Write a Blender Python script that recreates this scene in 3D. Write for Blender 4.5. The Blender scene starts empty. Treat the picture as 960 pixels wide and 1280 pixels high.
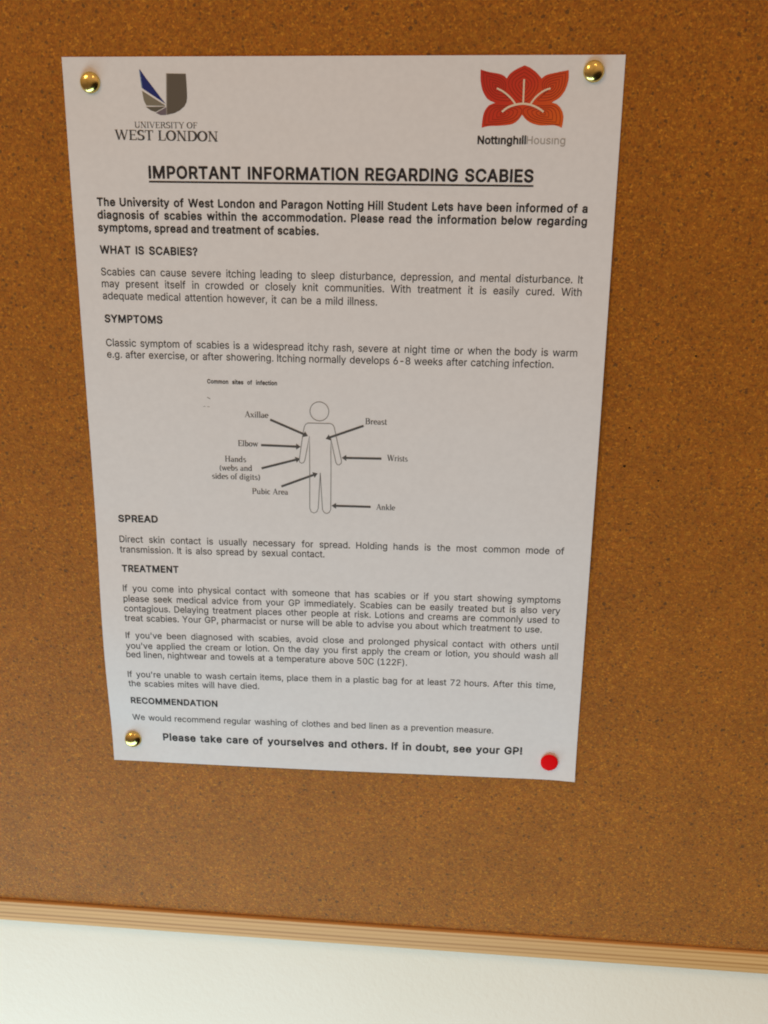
import bpy, bmesh, math
from math import exp, cos, sin, pi, radians, atan2, hypot
from mathutils import Vector, Matrix
from mathutils.geometry import tessellate_polygon

scene = bpy.context.scene
COL = scene.collection

# ------------------------------------------------------------------ frame of reference
# The notice's own plane: x right, y up along the sheet, z out of the board (mm).
# It is pinned 0.86 degrees off level, 1.4 m above the floor.
TILT = 0.015
ORG = Vector((0.0, 0.0, 1.40))
def to_world(x, y, z):                        # notice-plane mm -> world metres
    X = x * cos(TILT) - y * sin(TILT); Y = x * sin(TILT) + y * cos(TILT)
    return Vector((X / 1000, -z / 1000, Y / 1000)) + ORG
def dir_world(x, y, z):
    return to_world(x, y, z) - to_world(0, 0, 0)

# ------------------------------------------------------------------ camera
cam_d = bpy.data.cameras.new('camera')
cam = bpy.data.objects.new('camera', cam_d); COL.objects.link(cam)
right = dir_world(0.997372, 0.008924, -0.071901).normalized()
down = dir_world(0.027945, -0.96298, 0.268119).normalized()
fwd = dir_world(-0.066847, -0.269423, -0.960699).normalized()
M = Matrix((right, -down, -fwd)).transposed().to_4x4()
M.translation = to_world(45.279, 81.129, 383.369)
cam.matrix_world = M
cam_d.sensor_fit = 'VERTICAL'; cam_d.sensor_height = 32.0; cam_d.lens = 29.794
cam_d.clip_start = 0.01; cam_d.clip_end = 100
scene.camera = cam

# ------------------------------------------------------------------ light
scene.view_settings.view_transform = 'Standard'
scene.view_settings.look = 'None'
scene.view_settings.exposure = 0.0
scene.view_settings.gamma = 1.0
scene.view_settings.use_curve_mapping = False
scene.cycles.filter_width = 2.0
scene.cycles.use_denoising = True

world = bpy.data.worlds.new('World'); scene.world = world; world.use_nodes = True
wn = world.node_tree; wn.nodes.clear()
def N(tree, kind, **kw):
    n = tree.nodes.new(kind)
    for k, v in kw.items():
        if k.startswith('i_'): n.inputs[k[2:].replace('_', ' ')].default_value = v
        else: setattr(n, k, v)
    return n
def ramp(tree, stops, interp='LINEAR'):
    n = tree.nodes.new('ShaderNodeValToRGB'); cr = n.color_ramp; cr.interpolation = interp
    while len(cr.elements) < len(stops): cr.elements.new(0.5)
    for e, (p, c) in zip(cr.elements, stops): e.position = p; e.color = (*c, 1)
    return n
# the room seen all round: warm ceiling, dim floor, the dark shape of whoever stands before the board
tc = N(wn, 'ShaderNodeTexCoord'); sp = N(wn, 'ShaderNodeSeparateXYZ')
wn.links.new(tc.outputs['Generated'], sp.inputs[0])
mr = N(wn, 'ShaderNodeMapRange', i_From_Min=-1.0, i_From_Max=1.0)
wn.links.new(sp.outputs['Z'], mr.inputs['Value'])
room = ramp(wn, [(0.0, (0.124, 0.078, 0.050)), (0.4, (0.198, 0.124, 0.081)), (0.55, (0.421, 0.263, 0.171)), (0.75, (0.640, 0.400, 0.260)), (1.0, (0.620, 0.387, 0.252))])
wn.links.new(mr.outputs[0], room.inputs[0])
dp = N(wn, 'ShaderNodeVectorMath', operation='DOT_PRODUCT'); dp.inputs[1].default_value = Vector((0.62, -0.58, -0.55)).normalized()
wn.links.new(tc.outputs['Generated'], dp.inputs[0])
who = ramp(wn, [(0.0, (1, 1, 1)), (0.70, (1, 1, 1)), (0.83, (.10, .09, .08)), (1.0, (.06, .055, .05))])
wn.links.new(dp.outputs['Value'], who.inputs[0])
mx = N(wn, 'ShaderNodeMix', data_type='RGBA', blend_type='MULTIPLY'); mx.inputs[0].default_value = 1.0
wn.links.new(room.outputs[0], mx.inputs[6]); wn.links.new(who.outputs[0], mx.inputs[7])
bg = N(wn, 'ShaderNodeBackground'); bg.inputs['Strength'].default_value = 1.0
out = N(wn, 'ShaderNodeOutputWorld')
wn.links.new(mx.outputs[2], bg.inputs[0]); wn.links.new(bg.outputs[0], out.inputs[0])

def area(name, loc, target, sx, sy, power, color):
    d = bpy.data.lights.new(name, 'AREA'); d.shape = 'RECTANGLE'; d.size = sx; d.size_y = sy
    d.energy = power; d.color = color
    o = bpy.data.objects.new(name, d); COL.objects.link(o); o.location = loc
    o.rotation_euler = (Vector(target) - Vector(loc)).to_track_quat('-Z', 'Y').to_euler()
    return o
# daylight from a window low on the left, and two warm ceiling fittings behind the viewer
area('window_light', (-0.32, -0.40, 0.60), (-0.05, 0.0, 1.12), 1.3, 0.42, 9.6, (0.56, 0.853, 0.99))
area('ceiling_lamp', (-1.00, -1.15, 2.55), (0, 0, 1.4), 0.40, 0.40, 7.6, (1.0, 0.68, 0.37))
area('ceiling_lamp', (0.55, -1.3, 2.9), (0, 0, 1.4), 0.22, 0.22, 1.6, (1.0, 0.70, 0.40))

# ------------------------------------------------------------------ materials
def new_mat(name):
    m = bpy.data.materials.new(name); m.use_nodes = True
    t = m.node_tree; b = t.nodes['Principled BSDF']
    return m, t, b
def plain(name, color, rough=0.6, metal=0.0, spec=0.5):
    m, t, b = new_mat(name)
    b.inputs['Base Color'].default_value = (*color, 1); b.inputs['Roughness'].default_value = rough
    b.inputs['Metallic'].default_value = metal; b.inputs['Specular IOR Level'].default_value = spec
    return m
def objco(t, scale=(1, 1, 1)):
    c = N(t, 'ShaderNodeTexCoord'); m = N(t, 'ShaderNodeMapping'); m.inputs['Scale'].default_value = scale
    t.links.new(c.outputs['Object'], m.inputs[0]); return m.outputs[0]
def mixc(t, a, b, fac, mode='MIX'):
    n = N(t, 'ShaderNodeMix', data_type='RGBA', blend_type=mode)
    for s, v in ((0, fac), (6, a), (7, b)):
        if hasattr(v, 'is_linked'): t.links.new(v, n.inputs[s])
        elif s == 0: n.inputs[0].default_value = v
        else: n.inputs[s].default_value = (*v, 1)
    return n.outputs[2]

def mat_cork():
    m, t, b = new_mat('cork')
    co = objco(t)
    # pressed granules about a millimetre across, each with its own brown
    warp = N(t, 'ShaderNodeTexNoise', i_Scale=700.0, i_Detail=2.0)
    t.links.new(co, warp.inputs['Vector'])
    wv = N(t, 'ShaderNodeVectorMath', operation='SCALE'); wv.inputs['Scale'].default_value = 0.0011
    t.links.new(warp.outputs['Color'], wv.inputs[0])
    ad = N(t, 'ShaderNodeVectorMath', operation='ADD')
    t.links.new(co, ad.inputs[0]); t.links.new(wv.outputs[0], ad.inputs[1])
    v1 = N(t, 'ShaderNodeTexVoronoi', i_Scale=1250.0); t.links.new(ad.outputs[0], v1.inputs['Vector'])
    sep = N(t, 'ShaderNodeSeparateColor'); t.links.new(v1.outputs['Color'], sep.inputs[0])
    r1 = ramp(t, [(0.0, (0.2391, 0.0669, 0.0031)), (0.25, (0.3145, 0.0948, 0.0044)), (0.6, (0.3649, 0.1157, 0.0056)), (0.9, (0.4152, 0.1394, 0.0075)), (1.0, (0.5284, 0.2005, 0.0131))])
    t.links.new(sep.outputs[0], r1.inputs[0])
    # fine grain inside the granules
    n2 = N(t, 'ShaderNodeTexNoise', i_Scale=1500.0, i_Detail=3.0, i_Roughness=0.6); t.links.new(co, n2.inputs['Vector'])
    r2 = ramp(t, [(0.30, (.56, .52, .48)), (0.48, (1, 1, 1)), (0.72, (1.18, 1.19, 1.22))]); t.links.new(n2.outputs['Fac'], r2.inputs[0])
    c = mixc(t, r1.outputs[0], r2.outputs[0], 0.8, 'MULTIPLY')
    # broad unevenness of the pressed sheet
    n3 = N(t, 'ShaderNodeTexNoise', i_Scale=38.0, i_Detail=4.0); t.links.new(co, n3.inputs['Vector'])
    r3 = ramp(t, [(0.3, (.88, .86, .84)), (0.7, (1.1, 1.1, 1.1))]); t.links.new(n3.outputs['Fac'], r3.inputs[0])
    c = mixc(t, c, r3.outputs[0], 0.8, 'MULTIPLY')
    n5 = N(t, 'ShaderNodeTexNoise', i_Scale=480.0, i_Detail=3.0, i_Roughness=0.6); t.links.new(co, n5.inputs['Vector'])
    r5 = ramp(t, [(0.33, (1.02, .90, .82)), (0.5, (1, 1, 1)), (0.67, (1.0, 1.12, 1.2))]); t.links.new(n5.outputs['Fac'], r5.inputs[0])
    c = mixc(t, c, r5.outputs[0], 1.0, 'MULTIPLY')
    # dark bark flecks
    v2 = N(t, 'ShaderNodeTexVoronoi', i_Scale=210.0); t.links.new(ad.outputs[0], v2.inputs['Vector'])
    s2 = N(t, 'ShaderNodeSeparateColor'); t.links.new(v2.outputs['Color'], s2.inputs[0])
    lt = N(t, 'ShaderNodeMath', operation='LESS_THAN'); lt.inputs[1].default_value = 0.20; t.links.new(v2.outputs['Distance'], lt.inputs[0])
    pk = N(t, 'ShaderNodeMath', operation='GREATER_THAN'); pk.inputs[1].default_value = 0.88; t.links.new(s2.outputs[1], pk.inputs[0])
    ml = N(t, 'ShaderNodeMath', operation='MULTIPLY'); t.links.new(lt.outputs[0], ml.inputs[0]); t.links.new(pk.outputs[0], ml.inputs[1])
    m3 = N(t, 'ShaderNodeMath', operation='MULTIPLY'); m3.inputs[1].default_value = 0.7; t.links.new(ml.outputs[0], m3.inputs[0])
    c = mixc(t, c, (.055, .02, .008), m3.outputs[0])
    # many small dark crumbs
    v3 = N(t, 'ShaderNodeTexVoronoi', i_Scale=560.0); t.links.new(ad.outputs[0], v3.inputs['Vector'])
    s3 = N(t, 'ShaderNodeSeparateColor'); t.links.new(v3.outputs['Color'], s3.inputs[0])
    l3 = N(t, 'ShaderNodeMapRange', i_From_Min=0.22, i_From_Max=0.42, i_To_Min=1.0, i_To_Max=0.0); t.links.new(v3.outputs['Distance'], l3.inputs['Value'])
    p3 = N(t, 'ShaderNodeMapRange', i_From_Min=0.66, i_From_Max=0.9, i_To_Min=0.0, i_To_Max=0.75); t.links.new(s3.outputs[0], p3.inputs['Value'])
    x3 = N(t, 'ShaderNodeMath', operation='MULTIPLY'); t.links.new(l3.outputs[0], x3.inputs[0]); t.links.new(p3.outputs[0], x3.inputs[1])
    c = mixc(t, c, (.10, .034, .008), x3.outputs[0])
    t.links.new(c, b.inputs['Base Color'])
    b.inputs['Roughness'].default_value = 0.58; b.inputs['Sheen Weight'].default_value = 0.65; b.inputs['Sheen Roughness'].default_value = 0.45; b.inputs['Sheen Tint'].default_value = (1.0, 0.80, 0.42, 1); b.inputs['Specular IOR Level'].default_value = 0.5; b.inputs['Specular Tint'].default_value = (1.0, 0.80, 0.42, 1)
    bp = N(t, 'ShaderNodeBump', i_Strength=0.5, i_Distance=0.0006)
    hh = N(t, 'ShaderNodeMath', operation='ADD'); t.links.new(sep.outputs[1], hh.inputs[0]); t.links.new(n2.outputs['Fac'], hh.inputs[1])
    t.links.new(hh.outputs[0], bp.inputs['Height']); t.links.new(bp.outputs[0], b.inputs['Normal'])
    return m

def mat_wood():
    m, t, b = new_mat('pine')
    co = objco(t, (1.2, 60.0, 60.0))
    n = N(t, 'ShaderNodeTexNoise', i_Scale=3.0, i_Detail=3.0); t.links.new(co, n.inputs['Vector'])
    co2 = objco(t, (0.35, 1.0, 1.0))
    n4 = N(t, 'ShaderNodeTexNoise', i_Scale=9.0, i_Detail=2.0); t.links.new(co2, n4.inputs['Vector'])
    sx = N(t, 'ShaderNodeSeparateXYZ'); cc = N(t, 'ShaderNodeTexCoord'); t.links.new(cc.outputs['Object'], sx.inputs[0])
    # growth rings: bands along the rail, 2.3 mm apart, wandering a little
    a1 = N(t, 'ShaderNodeMath', operation='MULTIPLY_ADD'); a1.inputs[1].default_value = 0.0045; t.links.new(n4.outputs['Fac'], a1.inputs[0]); t.links.new(sx.outputs['Z'], a1.inputs[2])
    a0 = N(t, 'ShaderNodeMath', operation='MULTIPLY_ADD'); a0.inputs[1].default_value = -0.35; t.links.new(sx.outputs['Y'], a0.inputs[0]); t.links.new(a1.outputs[0], a0.inputs[2])
    a2 = N(t, 'ShaderNodeMath', operation='MULTIPLY'); a2.inputs[1].default_value = 2 * pi / 0.0022; t.links.new(a0.outputs[0], a2.inputs[0])
    a3 = N(t, 'ShaderNodeMath', operation='SINE'); t.links.new(a2.outputs[0], a3.inputs[0])
    b2 = N(t, 'ShaderNodeMath', operation='MULTIPLY'); b2.inputs[1].default_value = 2 * pi / 0.0061; t.links.new(a0.outputs[0], b2.inputs[0])
    b3 = N(t, 'ShaderNodeMath', operation='SINE'); t.links.new(b2.outputs[0], b3.inputs[0])
    b4 = N(t, 'ShaderNodeMath', operation='MULTIPLY_ADD'); b4.inputs[1].default_value = 0.55; t.links.new(b3.outputs[0], b4.inputs[0]); t.links.new(a3.outputs[0], b4.inputs[2])
    b5 = N(t, 'ShaderNodeMath', operation='MULTIPLY_ADD'); b5.inputs[1].default_value = 1.5; t.links.new(n.outputs['Fac'], b5.inputs[0]); t.links.new(b4.outputs[0], b5.inputs[2])
    mr = N(t, 'ShaderNodeMapRange', i_From_Min=-0.9, i_From_Max=2.4); t.links.new(b5.outputs[0], mr.inputs['Value'])
    r = ramp(t, [(0.0, (.74, .45, .180)), (0.45, (.70, .41, .155)), (0.72, (.58, .315, .105)), (1.0, (.45, .22, .065))])
    t.links.new(mr.outputs[0], r.inputs[0])
    r2 = ramp(t, [(0.3, (.86, .84, .82)), (0.7, (1.08, 1.08, 1.08))]); t.links.new(n.outputs['Fac'], r2.inputs[0])
    t.links.new(mixc(t, r.outputs[0], r2.outputs[0], 0.8, 'MULTIPLY'), b.inputs['Base Color'])
    b.inputs['Roughness'].default_value = 0.5; b.inputs['Specular IOR Level'].default_value = 0.35
    return m

def mat_paper():
    m, t, b = new_mat('paper')
    co = objco(t)
    n = N(t, 'ShaderNodeTexNoise', i_Scale=420.0, i_Detail=4.0, i_Roughness=0.65); t.links.new(co, n.inputs['Vector'])
    r = ramp(t, [(0.3, (.738, .738, .752)), (0.7, (.784, .784, .798))]); t.links.new(n.outputs['Fac'], r.inputs[0])
    t.links.new(r.outputs[0], b.inputs['Base Color'])
    b.inputs['Roughness'].default_value = 0.7; b.inputs['Specular IOR Level'].default_value = 0.3
    n2 = N(t, 'ShaderNodeTexNoise', i_Scale=22.0, i_Detail=3.0); t.links.new(co, n2.inputs['Vector'])
    bp = N(t, 'ShaderNodeBump', i_Strength=0.25, i_Distance=0.002)
    t.links.new(n2.outputs['Fac'], bp.inputs['Height']); t.links.new(bp.outputs[0], b.inputs['Normal'])
    return m

def mat_wall():
    m, t, b = new_mat('wall_paint')
    co = objco(t)
    n = N(t, 'ShaderNodeTexNoise', i_Scale=380.0, i_Detail=5.0, i_Roughness=0.6); t.links.new(co, n.inputs['Vector'])
    n3 = N(t, 'ShaderNodeTexNoise', i_Scale=14.0, i_Detail=3.0); t.links.new(co, n3.inputs['Vector'])
    r = ramp(t, [(0.3, (.850, .768, .635)), (0.7, (.870, .788, .665))]); t.links.new(n3.outputs['Fac'], r.inputs[0])
    t.links.new(r.outputs[0], b.inputs['Base Color'])
    b.inputs['Roughness'].default_value = 0.55
    bp = N(t, 'ShaderNodeBump', i_Strength=0.30, i_Distance=0.0006)
    t.links.new(n.outputs['Fac'], bp.inputs['Height']); t.links.new(bp.outputs[0], b.inputs['Normal'])
    return m

def mat_brass():
    m, t, b = new_mat('brass')
    co = objco(t)
    n = N(t, 'ShaderNodeTexNoise', i_Scale=500.0, i_Detail=3.0); t.links.new(co, n.inputs['Vector'])
    r = ramp(t, [(0.35, (.64, .49, .14)), (0.7, (.80, .64, .24))]); t.links.new(n.outputs['Fac'], r.inputs[0])
    t.links.new(r.outputs[0], b.inputs['Base Color'])
    b.inputs['Metallic'].default_value = 1.0; b.inputs['Roughness'].default_value = 0.19
    bp = N(t, 'ShaderNodeBump', i_Strength=0.10, i_Distance=0.0004)
    t.links.new(n.outputs['Fac'], bp.inputs['Height']); t.links.new(bp.outputs[0], b.inputs['Normal'])
    return m

def mat_lotus():
    m, t, b = new_mat('lotus_ink')
    c = N(t, 'ShaderNodeTexCoord'); s = N(t, 'ShaderNodeSeparateXYZ'); t.links.new(c.outputs['Object'], s.inputs[0])
    # printed colour runs from crimson at one corner to orange at the other
    a = N(t, 'ShaderNodeMath', operation='SUBTRACT'); t.links.new(s.outputs['X'], a.inputs[0]); t.links.new(s.outputs['Z'], a.inputs[1])
    mr = N(t, 'ShaderNodeMapRange', i_From_Min=-0.090, i_From_Max=-0.045); t.links.new(a.outputs[0], mr.inputs['Value'])
    r = ramp(t, [(0.0, (.50, .022, .016)), (0.5, (.58, .040, .014)), (1.0, (.68, .115, .012))]); t.links.new(mr.outputs[0], r.inputs[0])
    t.links.new(r.outputs[0], b.inputs['Base Color']); b.inputs['Roughness'].default_value = 0.55; b.inputs['Specular IOR Level'].default_value = 0.3
    return m

CORK, WOOD, PAPER, WALL, BRASS, LOTUS = mat_cork(), mat_wood(), mat_paper(), mat_wall(), mat_brass(), mat_lotus()
INK = plain('black_ink', (.022, .020, .022), 0.6, spec=0.3)
INK_BODY = plain('black_ink_body', (.035, .033, .034), 0.6, spec=0.3)
INK_GREY = plain('grey_ink', (.36, .34, .32), 0.6, spec=0.3)
INK_SOFT = plain('soft_grey_ink', (.055, .052, .05), 0.6, spec=0.3)
INK_ARROW = plain('arrow_ink', (.085, .082, .08), 0.6, spec=0.3)
INK_LINE = plain('thin_line_ink', (.16, .155, .15), 0.6, spec=0.3)
INK_BLUE = plain('navy_ink', (.008, .022, .17), 0.5, spec=0.3)
INK_SKY = plain('pale_blue_ink', (.20, .30, .48), 0.5, spec=0.3)
INK_STEM = plain('bronze_grey_ink', (.115, .098, .078), 0.5, spec=0.3)
INK_STEM_LIGHT = plain('light_grey_ink', (.30, .28, .25), 0.5, spec=0.3)
INK_FAN = plain('fan_grey_ink', (.21, .19, .14), 0.5, spec=0.3)
INK_FAN_DARK = plain('fan_dark_ink', (.12, .11, .085), 0.5, spec=0.3)
INK_FAN_MAUVE = plain('fan_mauve_ink', (.16, .13, .16), 0.5, spec=0.3)
INK_CREAM = plain('cream_ink', (.78, .66, .50), 0.5, spec=0.3)
INK_DARKRED = plain('dark_red_ink', (.26, .022, .008), 0.5, spec=0.3)
RED = plain('red_plastic', (.80, .001, .003), 0.55, spec=0.08)

# ------------------------------------------------------------------ object helpers
def link(name, mesh, mat=None, parent=None):
    o = bpy.data.objects.new(name, mesh); COL.objects.link(o)
    if mat: mesh.materials.append(mat)
    if parent: o.parent = parent
    return o
def empty(name, loc, roty=0.0):
    o = bpy.data.objects.new(name, None); COL.objects.link(o); o.empty_display_size = 0.02
    o.location = loc; o.rotation_euler = (0, roty, 0); return o
def tag(o, label, cat, group=None):
    o['label'] = label; o['category'] = cat
    if group: o['group'] = group
def box(bm, x0, x1, y0, y1, z0, z1):
    v = [bm.verts.new((x, y, z)) for x in (x0, x1) for y in (y0, y1) for z in (z0, z1)]
    for f in ((0, 1, 3, 2), (4, 6, 7, 5), (0, 4, 5, 1), (2, 3, 7, 6), (0, 2, 6, 4), (1, 5, 7, 3)):
        bm.faces.new([v[i] for i in f])
def finish(bm, name, mat, parent=None, smooth=False, bevel=0.0):
    if bevel: bmesh.ops.bevel(bm, geom=bm.edges[:], offset=bevel, segments=3, profile=0.5, affect='EDGES')
    bmesh.ops.recalc_face_normals(bm, faces=bm.faces[:])
    me = bpy.data.meshes.new(name); bm.to_mesh(me); bm.free()
    if smooth:
        for p in me.polygons: p.use_smooth = True
    return link(name, me, mat, parent)

# ------------------------------------------------------------------ the wall and the cork board
BASE = ORG.z
WALL_Y = 0.0065
bm = bmesh.new(); box(bm, -3, 3, WALL_Y, WALL_Y + 0.12, 0.0, 3.2)
wall = finish(bm, 'wall', WALL); wall['kind'] = 'structure'
tag(wall, 'cream white painted wall showing below the cork board', 'wall')

ZB = BASE - 0.2304                      # where the cork meets the bottom rail
board = empty('cork_board', (0.02, 0.0, ZB))
tag(board, 'brown cork notice board with a slim pine frame, fixed to the white wall', 'notice board')
BW0, BW1, BH, RAIL = -0.52, 0.52, 0.78, 0.0113
bm = bmesh.new(); box(bm, BW0, BW1, 0.0, WALL_Y - 0.0004, 0.0004, BH)
finish(bm, 'cork_sheet', CORK, board)
HOLES = [(139.7, 42.6, 0.42), (116.7, 13.3, 0.40), (115.9, 8.3, 0.30), (116.2, -2.5, 0.50), (130.3, -8.0, 0.42), (120.1, -26.8, 0.34), (157.9, -32.3, 0.36)]
# old pin holes: flat discs with the shade of the hole painted dark
HOLE_SHADE = plain('pin_hole_shade', (.018, .009, .004), 0.9, spec=0.1)
for k, (hx, hy, hr) in enumerate(HOLES):
    bm = bmesh.new()
    c = bm.verts.new((hx / 1000 - 0.02, -0.00004, BASE - ZB + hy / 1000)); rim = []
    for i in range(9):
        r = hr * (1 + 0.3 * sin(2.1 * i + k * 1.7)) / 1000; a = 2 * pi * i / 9
        rim.append(bm.verts.new((c.co.x + r * cos(a) * 1.2, -0.00006, c.co.z + r * sin(a))))
    for i in range(9): bm.faces.new((c, rim[i], rim[(i + 1) % 9]))
    finish(bm, 'pin_hole', HOLE_SHADE, board)
RF = -0.0013                            # the rail stands proud of the cork
def rail(x0, x1, z0, z1):
    bm = bmesh.new(); box(bm, x0, x1, RF, WALL_Y - 0.0002, z0, z1)
    return finish(bm, 'frame_rail', WOOD, board, bevel=0.0006)
rail(BW0 - RAIL, BW1 + RAIL, -RAIL, 0.0)
rail(BW0 - RAIL, BW1 + RAIL, BH, BH + RAIL)
rail(BW0 - RAIL, BW0 - 0.0003, 0.0003, BH - 0.0003)
rail(BW1 + 0.0003, BW1 + RAIL, 0.0003, BH - 0.0003)

# ------------------------------------------------------------------ the sheet
PINS = ((-94.6, 139.6), (93.9, 143.0), (-95.4, -137.4), (93.3, -139.6))
def lift(x, y):                         # how far the sheet stands off the cork (mm)
    u = x / 105; v = y / 148.5
    h = 0.35 + 0.9 * max(0, 1 - u * u * 0.55) * max(0, 1 - v * v)
    h += 2.3 * exp(-((y + 88) / 40) ** 2) * exp(-((x + 112) / 70) ** 2)
    h += 0.8 * exp(-((y - 10) / 75) ** 2) * exp(-((x - 112) / 40) ** 2)
    h += 1.6 * exp(-((y + 150) / 11) ** 2 - ((x - 107) / 12) ** 2)
    h += 0.7 * exp(-((y + 152) / 14) ** 2) * exp(-((x + 10) / 60) ** 2)
    for px, py in PINS:                 # pressed down under each pin
        h = 0.12 + (h - 0.12) * (1 - 0.85 * exp(-((x - px) ** 2 + (y - py) ** 2) / 190))
    return h
def sheet_pt(x, y, dz=0.0):             # notice-local metres
    return (x / 1000, -(lift(x, y) + dz) / 1000, y / 1000)

notice = empty('notice', ORG, -TILT)
tag(notice, 'white printed A4 notice about scabies pinned to the cork board', 'notice')

NX, NY = 84, 120
THICK = 0.11
bm = bmesh.new()
def grid(dz, flip):
    g = [[bm.verts.new(sheet_pt(-105 + 210 * i / NX, -148.5 + 297 * j / NY, dz)) for i in range(NX + 1)] for j in range(NY + 1)]
    for j in range(NY):
        for i in range(NX):
            q = (g[j][i], g[j][i + 1], g[j + 1][i + 1], g[j + 1][i])
            bm.faces.new(q[::-1] if flip else q).smooth = True
grid(0.0, False); grid(-THICK, True)
ring = [(i, 0) for i in range(NX)] + [(NX, j) for j in range(NY)] + [(NX - i, NY) for i in range(NX)] + [(0, NY - j) for j in range(NY)]
for (i0, j0), (i1, j1) in zip(ring, ring[1:] + ring[:1]):      # the cut edge
    p = [(-105 + 210 * i / NX, -148.5 + 297 * j / NY) for i, j in ((i0, j0), (i1, j1))]
    bm.faces.new([bm.verts.new(sheet_pt(*p[0], -THICK)), bm.verts.new(sheet_pt(*p[1], -THICK)), bm.verts.new(sheet_pt(*p[1])), bm.verts.new(sheet_pt(*p[0]))])
me = bpy.data.meshes.new('paper_sheet'); bm.to_mesh(me); bm.free()
sheet = link('paper_sheet', me, PAPER, notice)

# ------------------------------------------------------------------ printing
class Print:
    """Flat inked shapes collected in sheet millimetres, then laid on the sheet."""
    def __init__(self, dz=0.05): self.v = []; self.f = []; self.dz = dz
    def tri(self, pts, faces, dz=0.0):
        b = len(self.v); self.v += [(p[0], p[1], self.dz + dz + (p[2] if len(p) > 2 else 0)) for p in pts]; self.f += [tuple(b + i for i in f) for f in faces]
    def poly(self, pts, dz=0.0):
        fs = tessellate_polygon([[Vector((x, y, 0)) for x, y in pts]])
        self.tri(pts, [tuple(f) for f in fs], dz)
    def stroke(self, pts, w, closed=False, step=4.0, dz=0.0):
        P = [Vector(p) for p in pts]
        if closed: P.append(P[0])
        Q = [P[0]]
        for a, b in zip(P, P[1:]):
            n = max(1, int((b - a).length / step))
            for k in range(1, n + 1): Q.append(a.lerp(b, k / n))
        n = len(Q); L = []; R = []
        for i, q in enumerate(Q):
            a = Q[i - 1] if i else (Q[-2] if closed else q); b = Q[i + 1] if i < n - 1 else (Q[1] if closed else q)
            t = (b - a)
            if t.length < 1e-9: t = Vector((1, 0))
            t.normalize(); nn = Vector((-t.y, t.x)) * w / 2
            L.append(tuple(q + nn)); R.append(tuple(q - nn))
        self.tri(L + R, [(i, i + 1, n + i + 1, n + i) for i in range(n - 1)], dz)
    def refine(self, lim=3.0):             # small enough faces to follow the sheet's bulge
        todo = self.f; out = []
        while todo:
            f = todo.pop()
            if len(f) != 3: out.append(f); continue
            e = [((self.v[f[i]][0] - self.v[f[(i + 1) % 3]][0]) ** 2 + (self.v[f[i]][1] - self.v[f[(i + 1) % 3]][1]) ** 2, i) for i in range(3)]
            l, i = max(e)
            if l < lim * lim: out.append(f); continue
            a, b, c = f[i], f[(i + 1) % 3], f[(i + 2) % 3]
            self.v.append(tuple((p + q) / 2 for p, q in zip(self.v[a], self.v[b]))); m = len(self.v) - 1
            todo += [(a, m, c), (m, b, c)]
        self.f = out
    def build(self, name, mat, parent):
        self.refine()
        me = bpy.data.meshes.new(name)
        me.from_pydata([sheet_pt(x, y, z) for x, y, z in self.v], [], self.f)
        bm = bmesh.new(); bm.from_mesh(me)
        for f in bm.faces:
            f.normal_update()
            if f.normal.y > 0: f.normal_flip()
        bm.to_mesh(me); bm.free(); me.update()
        return link(name, me, mat, parent)

def dense(pts, n=6):                    # a smooth closed or open run through points (Catmull-Rom)
    out = []; P = [Vector(p) for p in pts]; m = len(P)
    for i in range(m - 1):
        p0 = P[max(i - 1, 0)]; p1 = P[i]; p2 = P[i + 1]; p3 = P[min(i + 2, m - 1)]
        for k in range(n):
            t = k / n
            out.append(tuple(0.5 * ((2 * p1) + (p2 - p0) * t + (2 * p0 - 5 * p1 + 4 * p2 - p3) * t * t + (3 * p1 - p0 - 3 * p2 + p3) * t ** 3)))
    out.append(tuple(P[-1])); return out

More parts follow.
